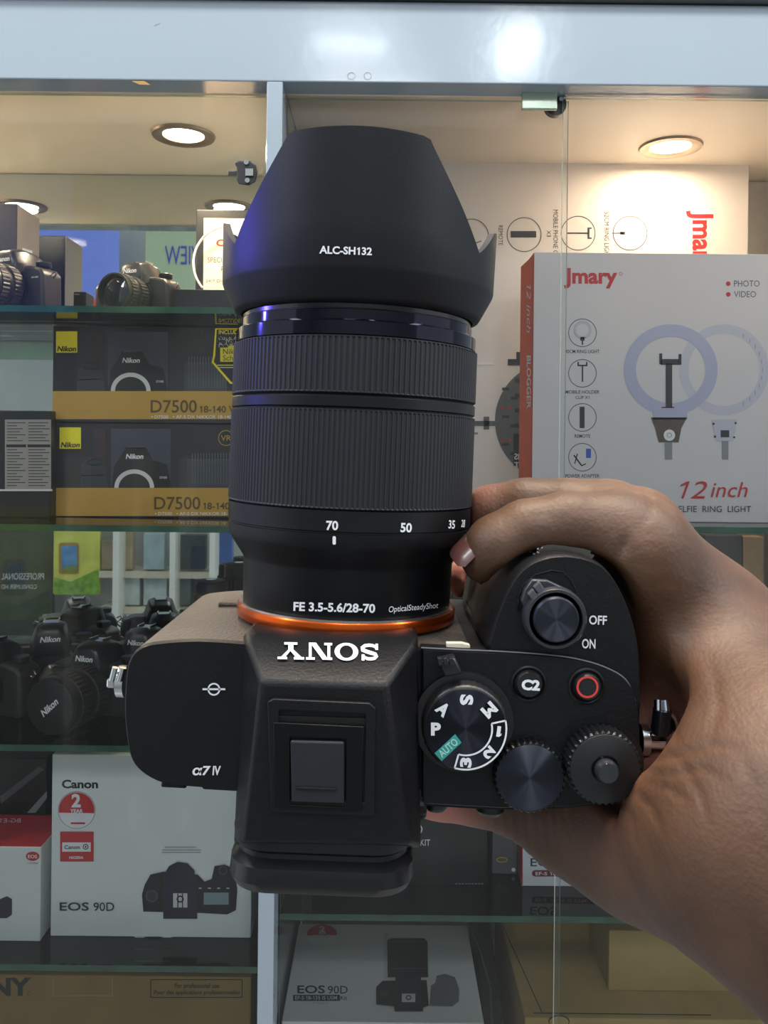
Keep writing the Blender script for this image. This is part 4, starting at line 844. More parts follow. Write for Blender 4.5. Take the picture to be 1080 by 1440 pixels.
p.ring(I['white'], 301, 969, 9, 2.3); p.rect(I['white'], 285, 967.6, 317, 970.2)
p.done(body, world=False)
p = Print(lpl(zT + 0.0018), 0.0003)
p.text(I['white'], 'α7', 271, 1089, 12, 26, bold=0.03, shear=0.15); p.text(I['white'], 'IV', 299, 1089, 12, 12, bold=0.03, shear=0.1); p.done(body, world=False)
p = Print(lpl(zT + 0.0022), 0.0002)
p.text(I['white'], 'OFF', 828, 877.5, 12, 25, rot=1.5, bold=0.02); p.text(I['white'], 'ON', 818, 911, 12.5, 19, rot=1.5, bold=0.02); p.done(grip, world=False)
wt = out([(628, 905), (650, 905), (661, 908), (661, 911), (650, 912.5), (628, 911.5)], zT - 0.0005)
mk('white_index', *loft([wt, [(a[0], a[1], zT - 0.003) for a in wt]]), mat('ivory_mark', (226, 214, 196), 0.5), SONY)
sp = out([(565, 1019), (570, 1011), (575, 1009), (576, 1013), (570, 1020)], 0.0465); mk('focal_plane_mark', sp, [(0, 1, 2, 3, 4)], I['white'], hump)
# shutter button assembly
c = Lp(780, 869, zT + 0.005)
mk('power_switch', *lathe([(0.0079, 0.0005), (0.0079, 0.0050), (0.0074, 0.0058), (0.0067, 0.0058), (0.0065, 0.003)], (c.x, c.y, zT + 0.001), 'z', 48), mat('switch_black', (44, 46, 52), 0.3), SONY, smooth=True)
mk('shutter_well', *lathe([(0.0066, 0.004), (0.001, 0.004)], (c.x, c.y, zT + 0.001), 'z', 40), GLOSSB, SONY, smooth=True)
mk('shutter_button', *lathe([(0.0056, 0.0038), (0.0057, 0.0062), (0.0053, 0.0067), (0.0003, 0.0064)], (c.x, c.y, zT + 0.001), 'z', 48), SPUN, SONY, smooth=True)
lo_ = [(733, 846), (738, 829), (748, 815), (770, 816), (792, 826), (812, 840), (800, 850), (760, 850), (745, 868)]
lt = out(lo_, zT + 0.0045); lever = mk('switch_lever', *loft([lt, [(a[0], a[1], zT + 0.001) for a in lt]]), mat('switch_black', (44, 46, 52), 0.3), SONY, bevel=0.0004, smooth=True)
for a in ([(742, 836), (750, 828), (757, 838), (750, 846)], [(750, 826), (759, 818), (767, 830), (759, 837)]):
    lt = out(a, zT + 0.0062); mk('tooth', *loft([lt, [(b[0], b[1], zT + 0.004) for b in lt]]), mat('switch_grey', (74, 77, 84), 0.3), lever, bevel=0.0003)
arc = [Lp(x, y, zT + 0.0019) for x, y in [(729, 860), (728, 842), (736, 822), (752, 808), (775, 802), (792, 804), (803, 816), (811, 832)]]
mk('switch_groove', *tube(arc, 0.0004, 6), GLOSSB, SONY, smooth=True)
# front dial
c = Lp(794, 771, 0.031)
mk('front_dial', *lathe([(0.007, -0.0035), (0.0080, -0.003), (0.0080, 0.0018), (0.0074, 0.0023)], (c.x, c.y - 0.0042, 0.0295), 'z', 120, (30, 0.0007, -0.0031, 0.0036)), mat('knurl_metal', (110, 104, 98), 0.25, 0.9), SONY)
# mode dial
c = Lp(655, 1025, zD + 0.006); zM = zD + 0.006
md = mk('mode_dial', *lathe([(0.0098, -0.007), (0.0107, -0.0066), (0.0107, -0.0012), (0.0104, -0.0003), (0.0099, 0)], (c.x, c.y, zM), 'z', 120, (40, 0.00015, -0.0067, -0.0011)), SATIN, SONY, smooth=True)
mk('dial_face', *lathe([(0.0099, 0.0000), (0.0098, 0.0001), (0.0002, 0.0002)], (c.x, c.y, zM), 'z', 64), mat('spun_dial_face', (56, 58, 66), 0.5, 1.0, aniso=0.95), md, smooth=True)
cb = Lp(656, 1020, zD)
mk('dial_collar', *lathe([(0.0128, 0), (0.0126, 0.0012), (0.0112, 0.0014)], (c.x, c.y, zD - 0.0002), 'z', 64), mat('gloss_collar', (18, 18, 20), 0.25), md, smooth=True)
p = Print(lpl(zM + 0.0002), 0.00015)
def ctext(m, s, x, y, h, w_, rot, **k):
    bx = x - math.sin(math.radians(rot)) * h / 2; by = y + math.cos(math.radians(rot)) * h / 2
    p.text(m, s, bx, by, h, w_, rot=rot, align='c', **k)
for s, x, y, r_, w_ in (('P', 613, 1025, 0, 14), ('A', 623, 997, 41, 17), ('S', 656, 984, 92, 15), ('M', 688, 998, 138, 19), ('1', 702, 1029, 188, 7), ('2', 687, 1058, 228, 14), ('3', 655, 1072, 274, 14)):
    ctext(I['white'], s, x, y, 16 if s not in '123' else 14, w_, r_, bold=0.05)
q = []
ox, oy = 655, 1025
a0, a1 = 12, -106
pl = [(ox + 57 * math.cos(math.radians(a)), oy - 57 * math.sin(math.radians(a))) for a in np.linspace(a0, a1, 30)] + [(ox + 37 * math.cos(math.radians(a)), oy - 37 * math.sin(math.radians(a))) for a in np.linspace(a1, a0, 30)]
for i in range(len(pl)):
    A, B = pl[i], pl[(i + 1) % len(pl)]; p.line(I['white'], A[0], A[1], B[0], B[1], 2.5, 'custom_band')
p.poly(I['teal'], [(611, 1059), (640, 1032), (649, 1044), (621, 1070)], 'auto_plate'); p.up()
ctext(ink('pale_teal', (170, 226, 216)), 'AUTO', 630, 1051, 10, 31, -41, bold=0.02)
p.done(md, world=False)
# dial lock
lk = out([(616, 931), (640, 925), (651, 948), (625, 953)], zD + 0.005)
lkb = mk('dial_lock_button', *loft([lk, [(a[0], a[1], zD - 0.001) for a in lk]]), SATIN, SONY, bevel=0.0006, smooth=True)
for k in range(3):
    q_ = out([(615 + k * 8, 926 + 0 * k), (621 + k * 8, 925), (623 + k * 8, 935), (617 + k * 8, 937)], zD + 0.0062)
    mk('rib', *loft([q_, [(a[0], a[1], zD + 0.004) for a in q_]]), SATIN, lkb, bevel=0.0002)
# C2 and movie buttons
def button(name, px, py, rp, ringr, label=None):
    c = Lp(px, py, zD + 0.001); k = (0.257 - zD) / F
    b = mk(name, *lathe([(rp * k, -0.001), (rp * k, 0.0012), (rp * k * 0.88, 0.0018), (0.0002, 0.0018)], (c.x, c.y, zD), 'z', 40), mat('button_black', (24, 25, 28), 0.35), SONY, smooth=True, label=label)
    mk('well', *lathe([(ringr * k, -0.0005), (ringr * k, 0.0004), (ringr * k * 0.9, 0.0006), (rp * k * 1.08, 0.0003)], (c.x, c.y, zD), 'z', 40, cap=False), mat('well_black', (14, 14, 16), 0.3), b, smooth=True)
    return b
b = button('custom_button', 744, 962, 19, 25, 'round button lettered C2'); p = Print(lpl(zD + 0.0018), 0.00015); p.text(I['white'], 'C2', 733, 969, 13, 26, rot=3, bold=0.05); p.done(b, world=False)
b = button('movie_button', 826, 966, 19, 26, 'round button with red ring'); p = Print(lpl(zD + 0.0018), 0.00015); p.ring(ink('movie_red', (216, 66, 54)), 826, 966, 15.5, 3.0); p.done(b, world=False)
# rear dial and exposure dial
def kdial(name, px, py, rp, zt, h, n, m_top, face):
    c = Lp(px, py, zt); k = (0.257 - zt) / F; r = rp * k; secs = []
    for hh, rr, amp in ((-h, r * 0.98, 0.0), (-h + 0.0004, r * 0.95, 0.0006), (-0.0006, r * 0.95, 0.0006), (0, r * 0.93, 0.0003)):
        s = []
        for i in range(n * 4):
            a = 2 * math.pi * i / (n * 4); t_ = [0, 0.6, 1, 0.6][i % 4]; q = rr + amp * t_ * (r / 0.009)
            s.append((c.x + q * math.cos(a), c.y + q * math.sin(a), zt + hh))
        secs.append(s)
    d = mk(name, *loft(secs), m_top, SONY, smooth=False)
    mk('face', *lathe([(r * 0.93, 0.0000), (r * 0.90, 0.0002), (0.0002, 0.0002)], (c.x, c.y, zt), 'z', 64), face, d, smooth=True)
    return d, c, k
KN = mat('knurl_black', (34, 35, 38), 0.3, 0.5)
# recess wells
for px, py, rr in ((744, 1088, 52), (848, 1072, 57)):
    c = Lp(px, py, zD); k = (0.257 - zD) / F; mk('dial_well', *lathe([(rr * k, 0), (rr * k, 0.0003), (rr * k * 0.6, 0.0002)], (c.x, c.y, zD), 'z', 48), mat('well_black', (14, 14, 16), 0.3), SONY, smooth=True)
d, c, k = kdial('rear_dial', 745, 1094, 50, zD + 0.0035, 0.006, 34, KN, SPUN)
d, c, k = kdial('exposure_dial', 851, 1081, 52, zD + 0.0065, 0.008, 36, KN, SATIN)
zx = zD + 0.0067; r = 16 * k
mk('lock_collar', *lathe([(r * 1.25, 0.0), (r * 1.22, 0.0004), (r * 1.0, 0.0002)], (c.x, c.y, zx), 'z', 40), GLOSSB, d, smooth=True)
mk('dial_lock', *lathe([(r, 0), (r, 0.0022), (r * 0.85, 0.003), (0.0002, 0.003)], (c.x, c.y, zx), 'z', 40), mat('lock_black', (40, 41, 46), 0.12, coat=0.5), d, smooth=True)
# rear buttons under the deck edge
for px, py, rp in ((614, 1122, 17), (690, 1128, 20)):
    c = Lp(px, py, 0.032); mk('rear_button', *lathe([(rp * 0.00019, 0.002), (rp * 0.00019, -0.0012), (rp * 0.00014, -0.0024)], (c.x, c.y - 0.001, 0.031), 'y', 28), mat('button_black', (24, 25, 28), 0.35), SONY, smooth=True)
lp = out([(228, 1096), (258, 1098), (262, 1110), (225, 1108)], 0.034); mk('rear_button', *loft([lp, [(a[0], a[1], 0.027) for a in lp]]), BODY, SONY, bevel=0.0006)
lp = out([(282, 1098), (338, 1100), (338, 1114), (284, 1111)], 0.034); mk('screen_hinge', *loft([lp, [(a[0], a[1], 0.02) for a in lp]]), BODY, SONY, bevel=0.0006)
# rear screen panel
q0 = Lp(330, 1112, 0.03); q1 = Lp(620, 1118, 0.03)
yb_ = top[13][1]
mk('screen', boxv((top[10][0] + 0.004, yb_ - 0.0035, -0.034), (top[13][0] + 0.004, yb_ + 0.002, 0.006)), BF, GLOSSB, SONY, bevel=0.0015)
# lens release and front details
c = Lp(262, 850, -0.03)
q_ = [(top[1][0] - 0.004, top[1][1] - 0.0005, -0.008), (top[1][0] + 0.006, top[1][1] - 0.0005, -0.008), (top[1][0] + 0.006, top[1][1] - 0.0005, -0.014), (top[1][0] - 0.004, top[1][1] - 0.0005, -0.014)]
mk('terminal_cover', *loft([q_, [(a, b + 0.0018, c_) for a, b, c_ in q_]]), LEATHER, SONY, bevel=0.0006)
# strap lugs
def lug(px, py, s, z=0.030, ring=True):
    c = Lp(px, py, z); g = mk('strap_lug', *lathe([(0.0042, 0), (0.0042, s * 0.002), (0.0025, s * 0.003)], (c.x, c.y, z), 'x', 28), CHROME, SONY, smooth=True)
    if ring: mk('split_ring', *tube([(c.x + s * (0.003 + 0.0035 * (1 - math.cos(a))), c.y + 0.0058 * math.sin(a) + 0.002, z + 0.002 * math.cos(a * 0.5)) for a in np.linspace(0, 2 * math.pi, 20)], 0.0008, 8), CHROME, g, smooth=True)
    return c, g
c, g = lug(899, 1040, 1)
mk('lug_plate', boxv((c.x + 0.001, c.y - 0.0012, 0.027), (c.x + 0.0062, c.y + 0.0012, 0.034)), BF, CHROME, g, bevel=0.0006)
mk('ring_sleeve', *tube([(c.x + 0.0042, c.y + 0.003, 0.0335), (c.x + 0.0045, c.y + 0.0095, 0.034)], 0.0024, 14), mat('sleeve_black', (22, 24, 32), 0.2), g, smooth=True)
mk('ring_end', *tube([(c.x + 0.0034, c.y + 0.009, 0.034), (c.x + 0.0036, c.y + 0.0115, 0.033)], 0.0011, 10), CHROME, g, smooth=True)
mk('ring_end', *tube([(c.x + 0.0055, c.y + 0.009, 0.034), (c.x + 0.0054, c.y + 0.0115, 0.033)], 0.0011, 10), CHROME, g, smooth=True)
mk('strap_tab', [(c.x + 0.0060, c.y + 0.0085, 0.031), (c.x + 0.0060, c.y + 0.001, 0.031), (c.x + 0.0135, c.y + 0.004, 0.028), (c.x + 0.0060, c.y + 0.0085, 0.029), (c.x + 0.0060, c.y + 0.001, 0.029), (c.x + 0.0135, c.y + 0.004, 0.026)], [(0, 1, 2), (3, 5, 4), (0, 3, 4, 1), (1, 4, 5, 2), (2, 5, 3, 0)], mat('black_strap_leather', (26, 24, 24), 0.5), g)
c, g = lug(178, 958, -1, ring=False)
mk('lug_plate', boxv((c.x - 0.0045, c.y - 0.0012, 0.026), (c.x - 0.001, c.y + 0.0012, 0.033)), BF, CHROME, g, bevel=0.0005)
for dx in (-0.0028, -0.0008): mk('ring_end', *tube([(c.x + dx, c.y + 0.001, 0.0335), (c.x + dx + 0.0008, c.y + 0.0045, 0.0335)], 0.0009, 10), CHROME, g, smooth=True)

# ---- lens (profile from the near silhouette)
def ly(R, py): return (PY - py) * (D0 - R) / F - org_y
org_y = (PY - 857) / F * D0
def PR(*a): return [(r, ly(r, py)) for r, py in a]
lens = mk('lens_barrel', *lathe(PR((0.0305, 892), (0.0305, 875), (0.0309, 868), (0.0312, 805), (0.0318, 799), (0.0350, 775), (0.0358, 768), (0.0360, 752), (0.0357, 751), (0.0357, 749), (0.0361, 748), (0.0361, 719), (0.0355, 718), (0.0355, 573), (0.0362, 571), (0.0362, 557), (0.0355, 553), (0.0350, 470), (0.034, 440), (0.0335, 405), (0.030, 404)), (0, 0, 0), 'y', 96, cap=False), LENSM, SONY, smooth=True)
mk('mount_ring', *lathe(PR((0.0305, 897), (0.0322, 896), (0.0325, 894), (0.0325, 880), (0.0322, 877), (0.0312, 876.5)), (0, 0, 0), 'y', 96, cap=False), ORANGE, lens, smooth=True)
mk('mount_bezel', *lathe(PR((0.0308, 878), (0.0318, 877), (0.0318, 873.5), (0.0308, 872.5)), (0, 0, 0), 'y', 96, cap=False), mat('bright_bezel', (188, 180, 172), 0.25, 0.9), lens, smooth=True)
def ribbed(name, R, pa, pb, n, duty, amp):
    ya, yb = ly(R, pa), ly(R, pb); y0, y1 = min(ya, yb), max(ya, yb); secs = []
    for y, dr in ((y0, -0.0007), (y0 + 0.0004, 0), (y0 + 0.0008, 0), (y1 - 0.0008, 0), (y1 - 0.0004, 0), (y1, -0.0007)):
        rb = dr == 0 and (y0 + 0.0006 < y < y1 - 0.0006)
        secs.append([((R + dr - (amp if (rb and i % 4 in (0, 1)) else 0)) * math.cos(2 * math.pi * i / (n * 4)), y, (R + dr - (amp if (rb and i % 4 in (0, 1)) else 0)) * math.sin(2 * math.pi * i / (n * 4))) for i in range(n * 4)])
    return mk(name, *loft(secs, cap=False), RUBR, lens)
ribbed('focus_ring', 0.0363, 553, 470, 150, 0.5, 0.00035); ribbed('zoom_ring', 0.0363, 718, 574, 170, 0.5, 0.0003)
mk('front_ring', *lathe(PR((0.0350, 471), (0.0357, 469), (0.0357, 450), (0.0350, 448), (0.0344, 447.5), (0.0344, 434), (0.0338, 433)), (0, 0, 0), 'y', 96, cap=False), GLOSSR, lens, smooth=True)
mk('hood_mount', *lathe(PR((0.0335, 434), (0.0340, 432), (0.0340, 418), (0.0328, 417), (0.0328, 400)), (0, 0, 0), 'y', 96, cap=False), mat('gloss_black_dark', (14, 14, 17), 0.2), lens, smooth=True)
# hood
y_in = ly(0.036, 417); y_fl = ly(0.0405, 373)
def rim(th):
    d = abs((th + 180) % 360 - 180)
    def side(a):     # petal edge profile by angle from the near point, near side
        top_, val, sid = ly(0.0400, 181), (PY - 348) / F * 0.234 - org_y, (PY - 336) / F * 0.257 - org_y
        if a <= 24: return top_ + 0.0006 * math.cos(math.radians(a * 3.7))
        if a <= 27: return top_ - 0.0006 * (a - 24) / 3
        if a <= 56: k = (a - 27) / 29; return top_ - 0.0006 - (top_ - val) * (k ** 0.92) 
        if a <= 72: k = (a - 56) / 16; return val + (sid - val) * k ** 1.1
        return sid + 0.0012 * math.sin(math.radians((a - 72) * 10))
    return side(d if d <= 90 else 180 - d)
NH = 240
def hr(y): k = max(0, min(1, (y - y_fl) / 0.05)); return 0.0403 - 0.0002 * k
hs = []
angs = [360 * i / NH for i in range(NH)]
def hp(a, r, y): ar = math.radians(a); return (r * math.sin(ar), y, r * math.cos(ar))
hs.append([hp(a, 0.0345, y_in - 0.0012) for a in angs]); hs.append([hp(a, 0.0362, y_in - 0.0005) for a in angs]); hs.append([hp(a, 0.0368, y_in + 0.0004) for a in angs])
hs.append([hp(a, 0.0400, y_fl - 0.0006) for a in angs]); hs.append([hp(a, 0.0403, y_fl + 0.0004) for a in angs])
for k in (0.33, 0.66, 1.0): hs.append([hp(a, 0.0403 + 0.0004 * k, y_fl + 0.0004 + (rim(a) - y_fl - 0.0004) * k) for a in angs])
for k in (1.0, 0.66, 0.33, 0.0): hs.append([hp(a, 0.0385 + 0.0004 * k, y_fl + 0.0004 + (rim(a) - 0.0001 - y_fl - 0.0004) * k) for a in angs])
hs.append([hp(a, 0.033, y_in) for a in angs])
hood = mk('lens_hood', *loft(hs, cap=False), HOODM, lens, smooth=True)
# front glass
mk('front_element', *lathe([(0.0325, ly(0.0335, 404)), (0.029, ly(0.0335, 404) - 0.001), (0.027, ly(0.0335, 404) - 0.004), (0.015, ly(0.0335, 404) - 0.0015), (0.0004, ly(0.0335, 404) - 0.0008)], (0, 0, 0), 'y', 64, cap=False), mat('coated_glass', (14, 16, 34), 0.04, coat=1.0), lens, smooth=True)
p = Print(lcyl(0.0406), 0.0001); p.text(I['white'], 'ALC-SH132', 449, 356, 10, 74, rot=2, bold=0.03); p.done(hood, world=False)
# curved text baselines
def curved(surf_r, items, m, parent):
    q = Print(lcyl(surf_r), 0.00012)
    for s, xc, yc, h, w_, rot, kw in items: q.text(m, s, xc, yc, h, w_, rot=rot, align='c', **kw)
    return q.done(parent, world=False)
curved(0.0362, [('70', 467, 745, 12, 17, 1, dict(bold=0.03)), ('50', 571, 748, 12, 16, 2, dict(bold=0.03)), ('35', 635, 743, 11, 9, 4, dict(bold=0.02)), ('28', 651, 741, 10, 5, 5, dict(bold=0.02))], I['white'], lens)
q = Print(lcyl(0.0361), 0.00012); q.poly(I['white'], rrect(470, 760, 2.3, 6, 2)); q.done(lens, world=False)
curved(0.0311, [('FE 3.5-5.6/28-70', 470, 860, 11.5, 115, 1.5, dict(bold=0.03)), ('OpticalSteadyShot', 582, 858, 8, 70, -5, dict(bold=0.0, shear=0.25))], I['white'], lens)

# ================================================================== THE HAND
def C3(px, py, d): return np.array([(px - PX) / F * d, (PY - py) / F * d, d])
def chain(*a): return [(C3(x, y, d), r) for x, y, d, r in a]
idx = chain((688, 783, .2345, .0082), (700, 770, .233, .0090), (740, 748, .2335, .0088), (800, 741, .2340, .0098), (860, 748, .2345, .0107), (894, 774, .2335, .0138))
mid = chain((640, 740, .268, .0080), (690, 722, .263, .0086), (740, 713, .260, .0088), (800, 717, .257, .0094), (850, 722, .255, .0100), (895, 748, .252, .0128))
rng = chain((655, 814, .280, .0068), (672, 800, .285, .0080), (720, 785, .286, .0085), (800, 775, .282, .0092), (880, 805, .272, .0125))
pnk = chain((700, 850, .312, .0065), (730, 830, .312, .0072), (780, 815, .308, .0078), (860, 840, .292, .0115))
thb = chain((598, 1108, .2700, .0085), (618, 1106, .2680, .0098), (668, 1112, .2640, .0098), (720, 1122, .2600, .0105), (790, 1146, .2560, .0125), (880, 1165, .2460, .0180))
palm = [chain((894, 774, .2335, .0138), (995, 900, .243, .0175), (1062, 1040, .222, .026)),
        chain((884, 751, .252, .0124), (985, 900, .252, .0165), (1065, 1060, .232, .024)),
        chain((880, 805, .272, .0125), (980, 950, .265, .0165), (1065, 1090, .240, .024)),
        chain((862, 840, .290, .0110), (970, 1010, .270, .0165), (1065, 1110, .242, .024)),
        chain((820, 1150, .253, .0140), (905, 1165, .243, .0200), (995, 1165, .226, .0265), (1090, 1175, .208, .031)),
        chain((1005, 1040, .255, .018), (1050, 1120, .232, .024)),
        chain((1062, 1040, .222, .026), (1135, 1165, .203, .0340), (1300, 1285, .187, .0365), (1620, 1450, .170, .040), (2300, 1850, .13, .042))]
H = 0.0014
lo = np.array([0.010, -0.175, 0.10]); hi = np.array([0.215, 0.012, 0.325])
nx, ny, nz = [int((hi[i] - lo[i]) / H) for i in range(3)]
gx = (lo[0] + H * np.arange(nx)).astype(np.float32); gy = (lo[1] + H * np.arange(ny)).astype(np.float32); gz = (lo[2] + H * np.arange(nz)).astype(np.float32)
def smin(a, b, k): h = np.maximum(k - np.abs(a - b), 0) / k; return np.minimum(a, b) - h * h * k * 0.25
def seg_sdf(F_, a, ra, b, rb, k):
    m = max(ra, rb) + max(k, 0.004) + 0.006
    l3 = np.minimum(a, b) - m; h3 = np.maximum(a, b) + m
    i0 = [max(0, int((l3[i] - lo[i]) / H)) for i in range(3)]; i1 = [min((nx, ny, nz)[i], int((h3[i] - lo[i]) / H) + 2) for i in range(3)]
    if any(i1[i] <= i0[i] for i in range(3)): return
    X = gx[i0[0]:i1[0], None, None]; Y = gy[None, i0[1]:i1[1], None]; Z = gz[None, None, i0[2]:i1[2]]
    ab = b - a; L2 = float(ab @ ab); t = ((X - a[0]) * ab[0] + (Y - a[1]) * ab[1] + (Z - a[2]) * ab[2]) / L2; t = np.clip(t, 0, 1)
    d = np.sqrt((X - a[0] - t * ab[0]) ** 2 + (Y - a[1] - t * ab[1]) ** 2 + (Z - a[2] - t * ab[2]) ** 2) - (ra + (rb - ra) * t)
    s = tuple(slice(i0[i], i1[i]) for i in range(3)); F_[s] = smin(F_[s], d, k)
def field(ch, k):
    G = np.full((nx, ny, nz), 0.05, np.float32)
    for (a, ra), (b, rb) in zip(ch[:-1], ch[1:]): seg_sdf(G, a, ra, b, rb, k)
    return G
G = np.full((nx, ny, nz), 0.05, np.float32)
for c_ in palm:
    for (a, ra), (b, rb) in zip(c_[:-1], c_[1:]): seg_sdf(G, a, ra, b, rb, 0.014)
fing = None
for c_ in (idx, mid, rng, pnk):
    f_ = field(c_, 0.002); fing = f_ if fing is None else smin(fing, f_, 0.0012)
G = smin(G, fing, 0.007); G = smin(G, field(thb, 0.003), 0.012)
# the camera takes up its own room: the hand closes on it instead of passing through
def to_local():
    X = gx[:, None, None]; Y = gy[None, :, None]; Z = gz[None, None, :]
    m = np.array(MSI.to_3x3()); e = np.array(EL); r, u, f_ = np.array(R_), np.array(U_), np.array(FW)
    cr_, cu_, cf_ = m @ r, m @ u, m @ f_
    return [X * cr_[i] + Y * cu_[i] + Z * cf_[i] + e[i] for i in range(3)]
lx, lyy, lz = to_local()
def rbox(ax0, ax1, ay0, ay1, az0, az1, rad):
    cx_, cy_, cz_ = (ax0 + ax1) / 2, (ay0 + ay1) / 2, (az0 + az1) / 2
    qx = np.abs(lx - cx_) - (ax1 - ax0) / 2 + rad; qy = np.abs(lyy - cy_) - (ay1 - ay0) / 2 + rad; qz = np.abs(lz - cz_) - (az1 - az0) / 2
    d2 = np.sqrt(np.maximum(qx, 0) ** 2 + np.maximum(qy, 0) ** 2) + np.minimum(np.maximum(qx, qy), 0) - rad
    return np.maximum(d2, qz)
gxs = [v[0] for v in gt]; gys = [v[1] for v in gt]; bys = [v[1] for v in top]
bodyS = rbox(-0.06, max(v[0] for v in top) + 0.0002, min(bys) - 0.0002, bys[0] + 0.0002, -0.0415, zT + 0.004, 0.004)
gripS = rbox(min(gxs), max(gxs) + 0.0002, -0.03, max(gys) + 0.0002, -0.0395, zT + 0.002, 0.017)
lensS = np.maximum(np.sqrt(lx ** 2 + lz ** 2) - 0.0366, -lyy - 0.001)
G = np.maximum(G, -np.minimum(np.minimum(bodyS, gripS), lensS))
lc_ = C3(912, 1008, .220); hx = np.sqrt((gx[:, None, None] - lc_[0]) ** 2 + (gy[None, :, None] - lc_[1]) ** 2 + (gz[None, None, :] - lc_[2]) ** 2)
G = -smin(-G, -(0.0125 - hx), 0.008)
def surface_nets(G):
    ins = G < 0; s = [ins[i:ins.shape[0] - 1 + i, j:ins.shape[1] - 1 + j, k:ins.shape[2] - 1 + k] for i in (0, 1) for j in (0, 1) for k in (0, 1)]
    cnt = sum(x.astype(np.int8) for x in s); cell = (cnt > 0) & (cnt < 8)
    ids = np.argwhere(cell); n = len(ids); vid = -np.ones(cell.shape, np.int64); vid[cell] = np.arange(n)
    acc = np.zeros((n, 3)); num = np.zeros(n)
    cor = [(i, j, k) for i in (0, 1) for j in (0, 1) for k in (0, 1)]
    val = {c: G[ids[:, 0] + c[0], ids[:, 1] + c[1], ids[:, 2] + c[2]] for c in cor}
    for c in cor:
        for ax in range(3):
            if c[ax] == 0:
                d = list(c); d[ax] = 1; d = tuple(d); va, vb = val[c], val[d]; m = (va < 0) != (vb < 0)
                t = np.where(m, va / np.where(m, va - vb, 1), 0); P = np.tile(np.array(c, float), (n, 1)); P[:, ax] += t
                acc[m] += P[m]; num[m] += 1
    V = (ids + acc / num[:, None]) * H + lo
    Fs = []
    for ax in range(3):
        a = [slice(1, -1)] * 3; a[ax] = slice(0, -1); b = list(a); b[ax] = slice(1, None) if True else None
        A0 = ins[tuple(slice(0, -1) if q == ax else slice(1, -1) for q in range(3))]; B0 = ins[tuple(slice(1, None) if q == ax else slice(1, -1) for q in range(3))]
        e = np.argwhere(A0 != B0); fl = A0[tuple(e.T)]
        base = e.copy(); o1, o2 = [q for q in range(3) if q != ax]
        base[:, o1] += 1; base[:, o2] += 1
        def g(d1, d2):
            c = base.copy(); c[:, o1] += d1; c[:, o2] += d2; return vid[tuple(c.T)]
        quad = np.stack([g(-1, -1), g(0, -1), g(0, 0), g(-1, 0)], 1)
        if ax == 1: fl = ~fl
        quad[~fl] = quad[~fl][:, ::-1]; Fs.append(quad)
    Fq = np.concatenate(Fs); Fq = Fq[(Fq >= 0).all(1)]; return V, Fq
V, Fq = surface_nets(G)
# laplacian smoothing
e = np.concatenate([Fq[:, [0, 1]], Fq[:, [1, 2]], Fq[:, [2, 3]], Fq[:, [3, 0]]])
for _ in range(5):
    s = np.zeros_like(V); c = np.zeros(len(V)); np.add.at(s, e[:, 0], V[e[:, 1]]); np.add.at(c, e[:, 0], 1); np.add.at(s, e[:, 1], V[e[:, 0]]); np.add.at(c, e[:, 1], 1)
    V = 0.45 * V + 0.55 * s / np.maximum(c, 1)[:, None]
# normals, creases and wrinkles carved in
def vnorm():
    fn = np.cross(V[Fq[:, 2]] - V[Fq[:, 0]], V[Fq[:, 3]] - V[Fq[:, 1]]); N = np.zeros_like(V)
    for k in range(4): np.add.at(N, Fq[:, k], fn)
    return N / np.maximum(np.linalg.norm(N, axis=1), 1e-12)[:, None]
N = vnorm()
if (N[:, 2] * (V[:, 2] - V[:, 2].mean())).mean() < 0: Fq = Fq[:, ::-1]; N = -N
pxv = np.stack([PX + V[:, 0] / V[:, 2] * F, PY - V[:, 1] / V[:, 2] * F], 1)
front = N[:, 2] < 0.35
CR = [  # polylines in picture coordinates, width px, depth mm
    ([(905, 690), (918, 704), (912, 722), (900, 748)], 3, .7), ([(918, 704), (935, 712), (948, 726)], 3, .5), ([(870, 678), (886, 686), (905, 700)], 2.5, .5), ([(876, 672), (896, 682), (914, 692)], 2.5, .5),
    ([(868, 786), (876, 768), (878, 752)], 5, 1.2), ([(770, 702), (768, 716), (766, 734)], 2.5, .25), ([(756, 706), (754, 722), (758, 744)], 2.5, .25),
    ([(905, 1072), (950, 1062), (1000, 1046), (1040, 1052)], 4, .8), ([(900, 1084), (940, 1090), (985, 1080), (1020, 1096)], 4, .7), ([(905, 1096), (945, 1110), (970, 1130)], 4, .6), ([(925, 985), (945, 1015), (950, 1045)], 7, .8), ([(1000, 930), (1010, 990), (1000, 1040)], 6, .4), ([(1040, 1060), (1060, 1100), (1062, 1150)], 6, .4), ([(930, 1050), (960, 1075), (985, 1120), (995, 1160)], 4, .5),
    ([(890, 1110), (915, 1135), (930, 1165)], 4, .6), ([(870, 1125), (888, 1150), (893, 1190)], 4, .6)]
for k in range(9): CR.append(([(690 + k * 13, 1128 + k * 1), (686 + k * 14, 1150 + k * 3), (694 + k * 14, 1186 + k * 7)], 2.8, .45))
for k in range(9): CR.append(([(872 + k * 3, 752 + k * 9), (915 + k * 3, 746 + k * 9.5), (965 + k * 4, 760 + k * 10)], 2.2, .16))
for k in range(10): CR.append(([(790 + k * 16, 1140 + k * 4), (800 + k * 17, 1175 + k * 5), (822 + k * 17, 1205 + k * 6)], 2.2, .18))
rs = np.random.RandomState(3)
disp = np.zeros(len(V))
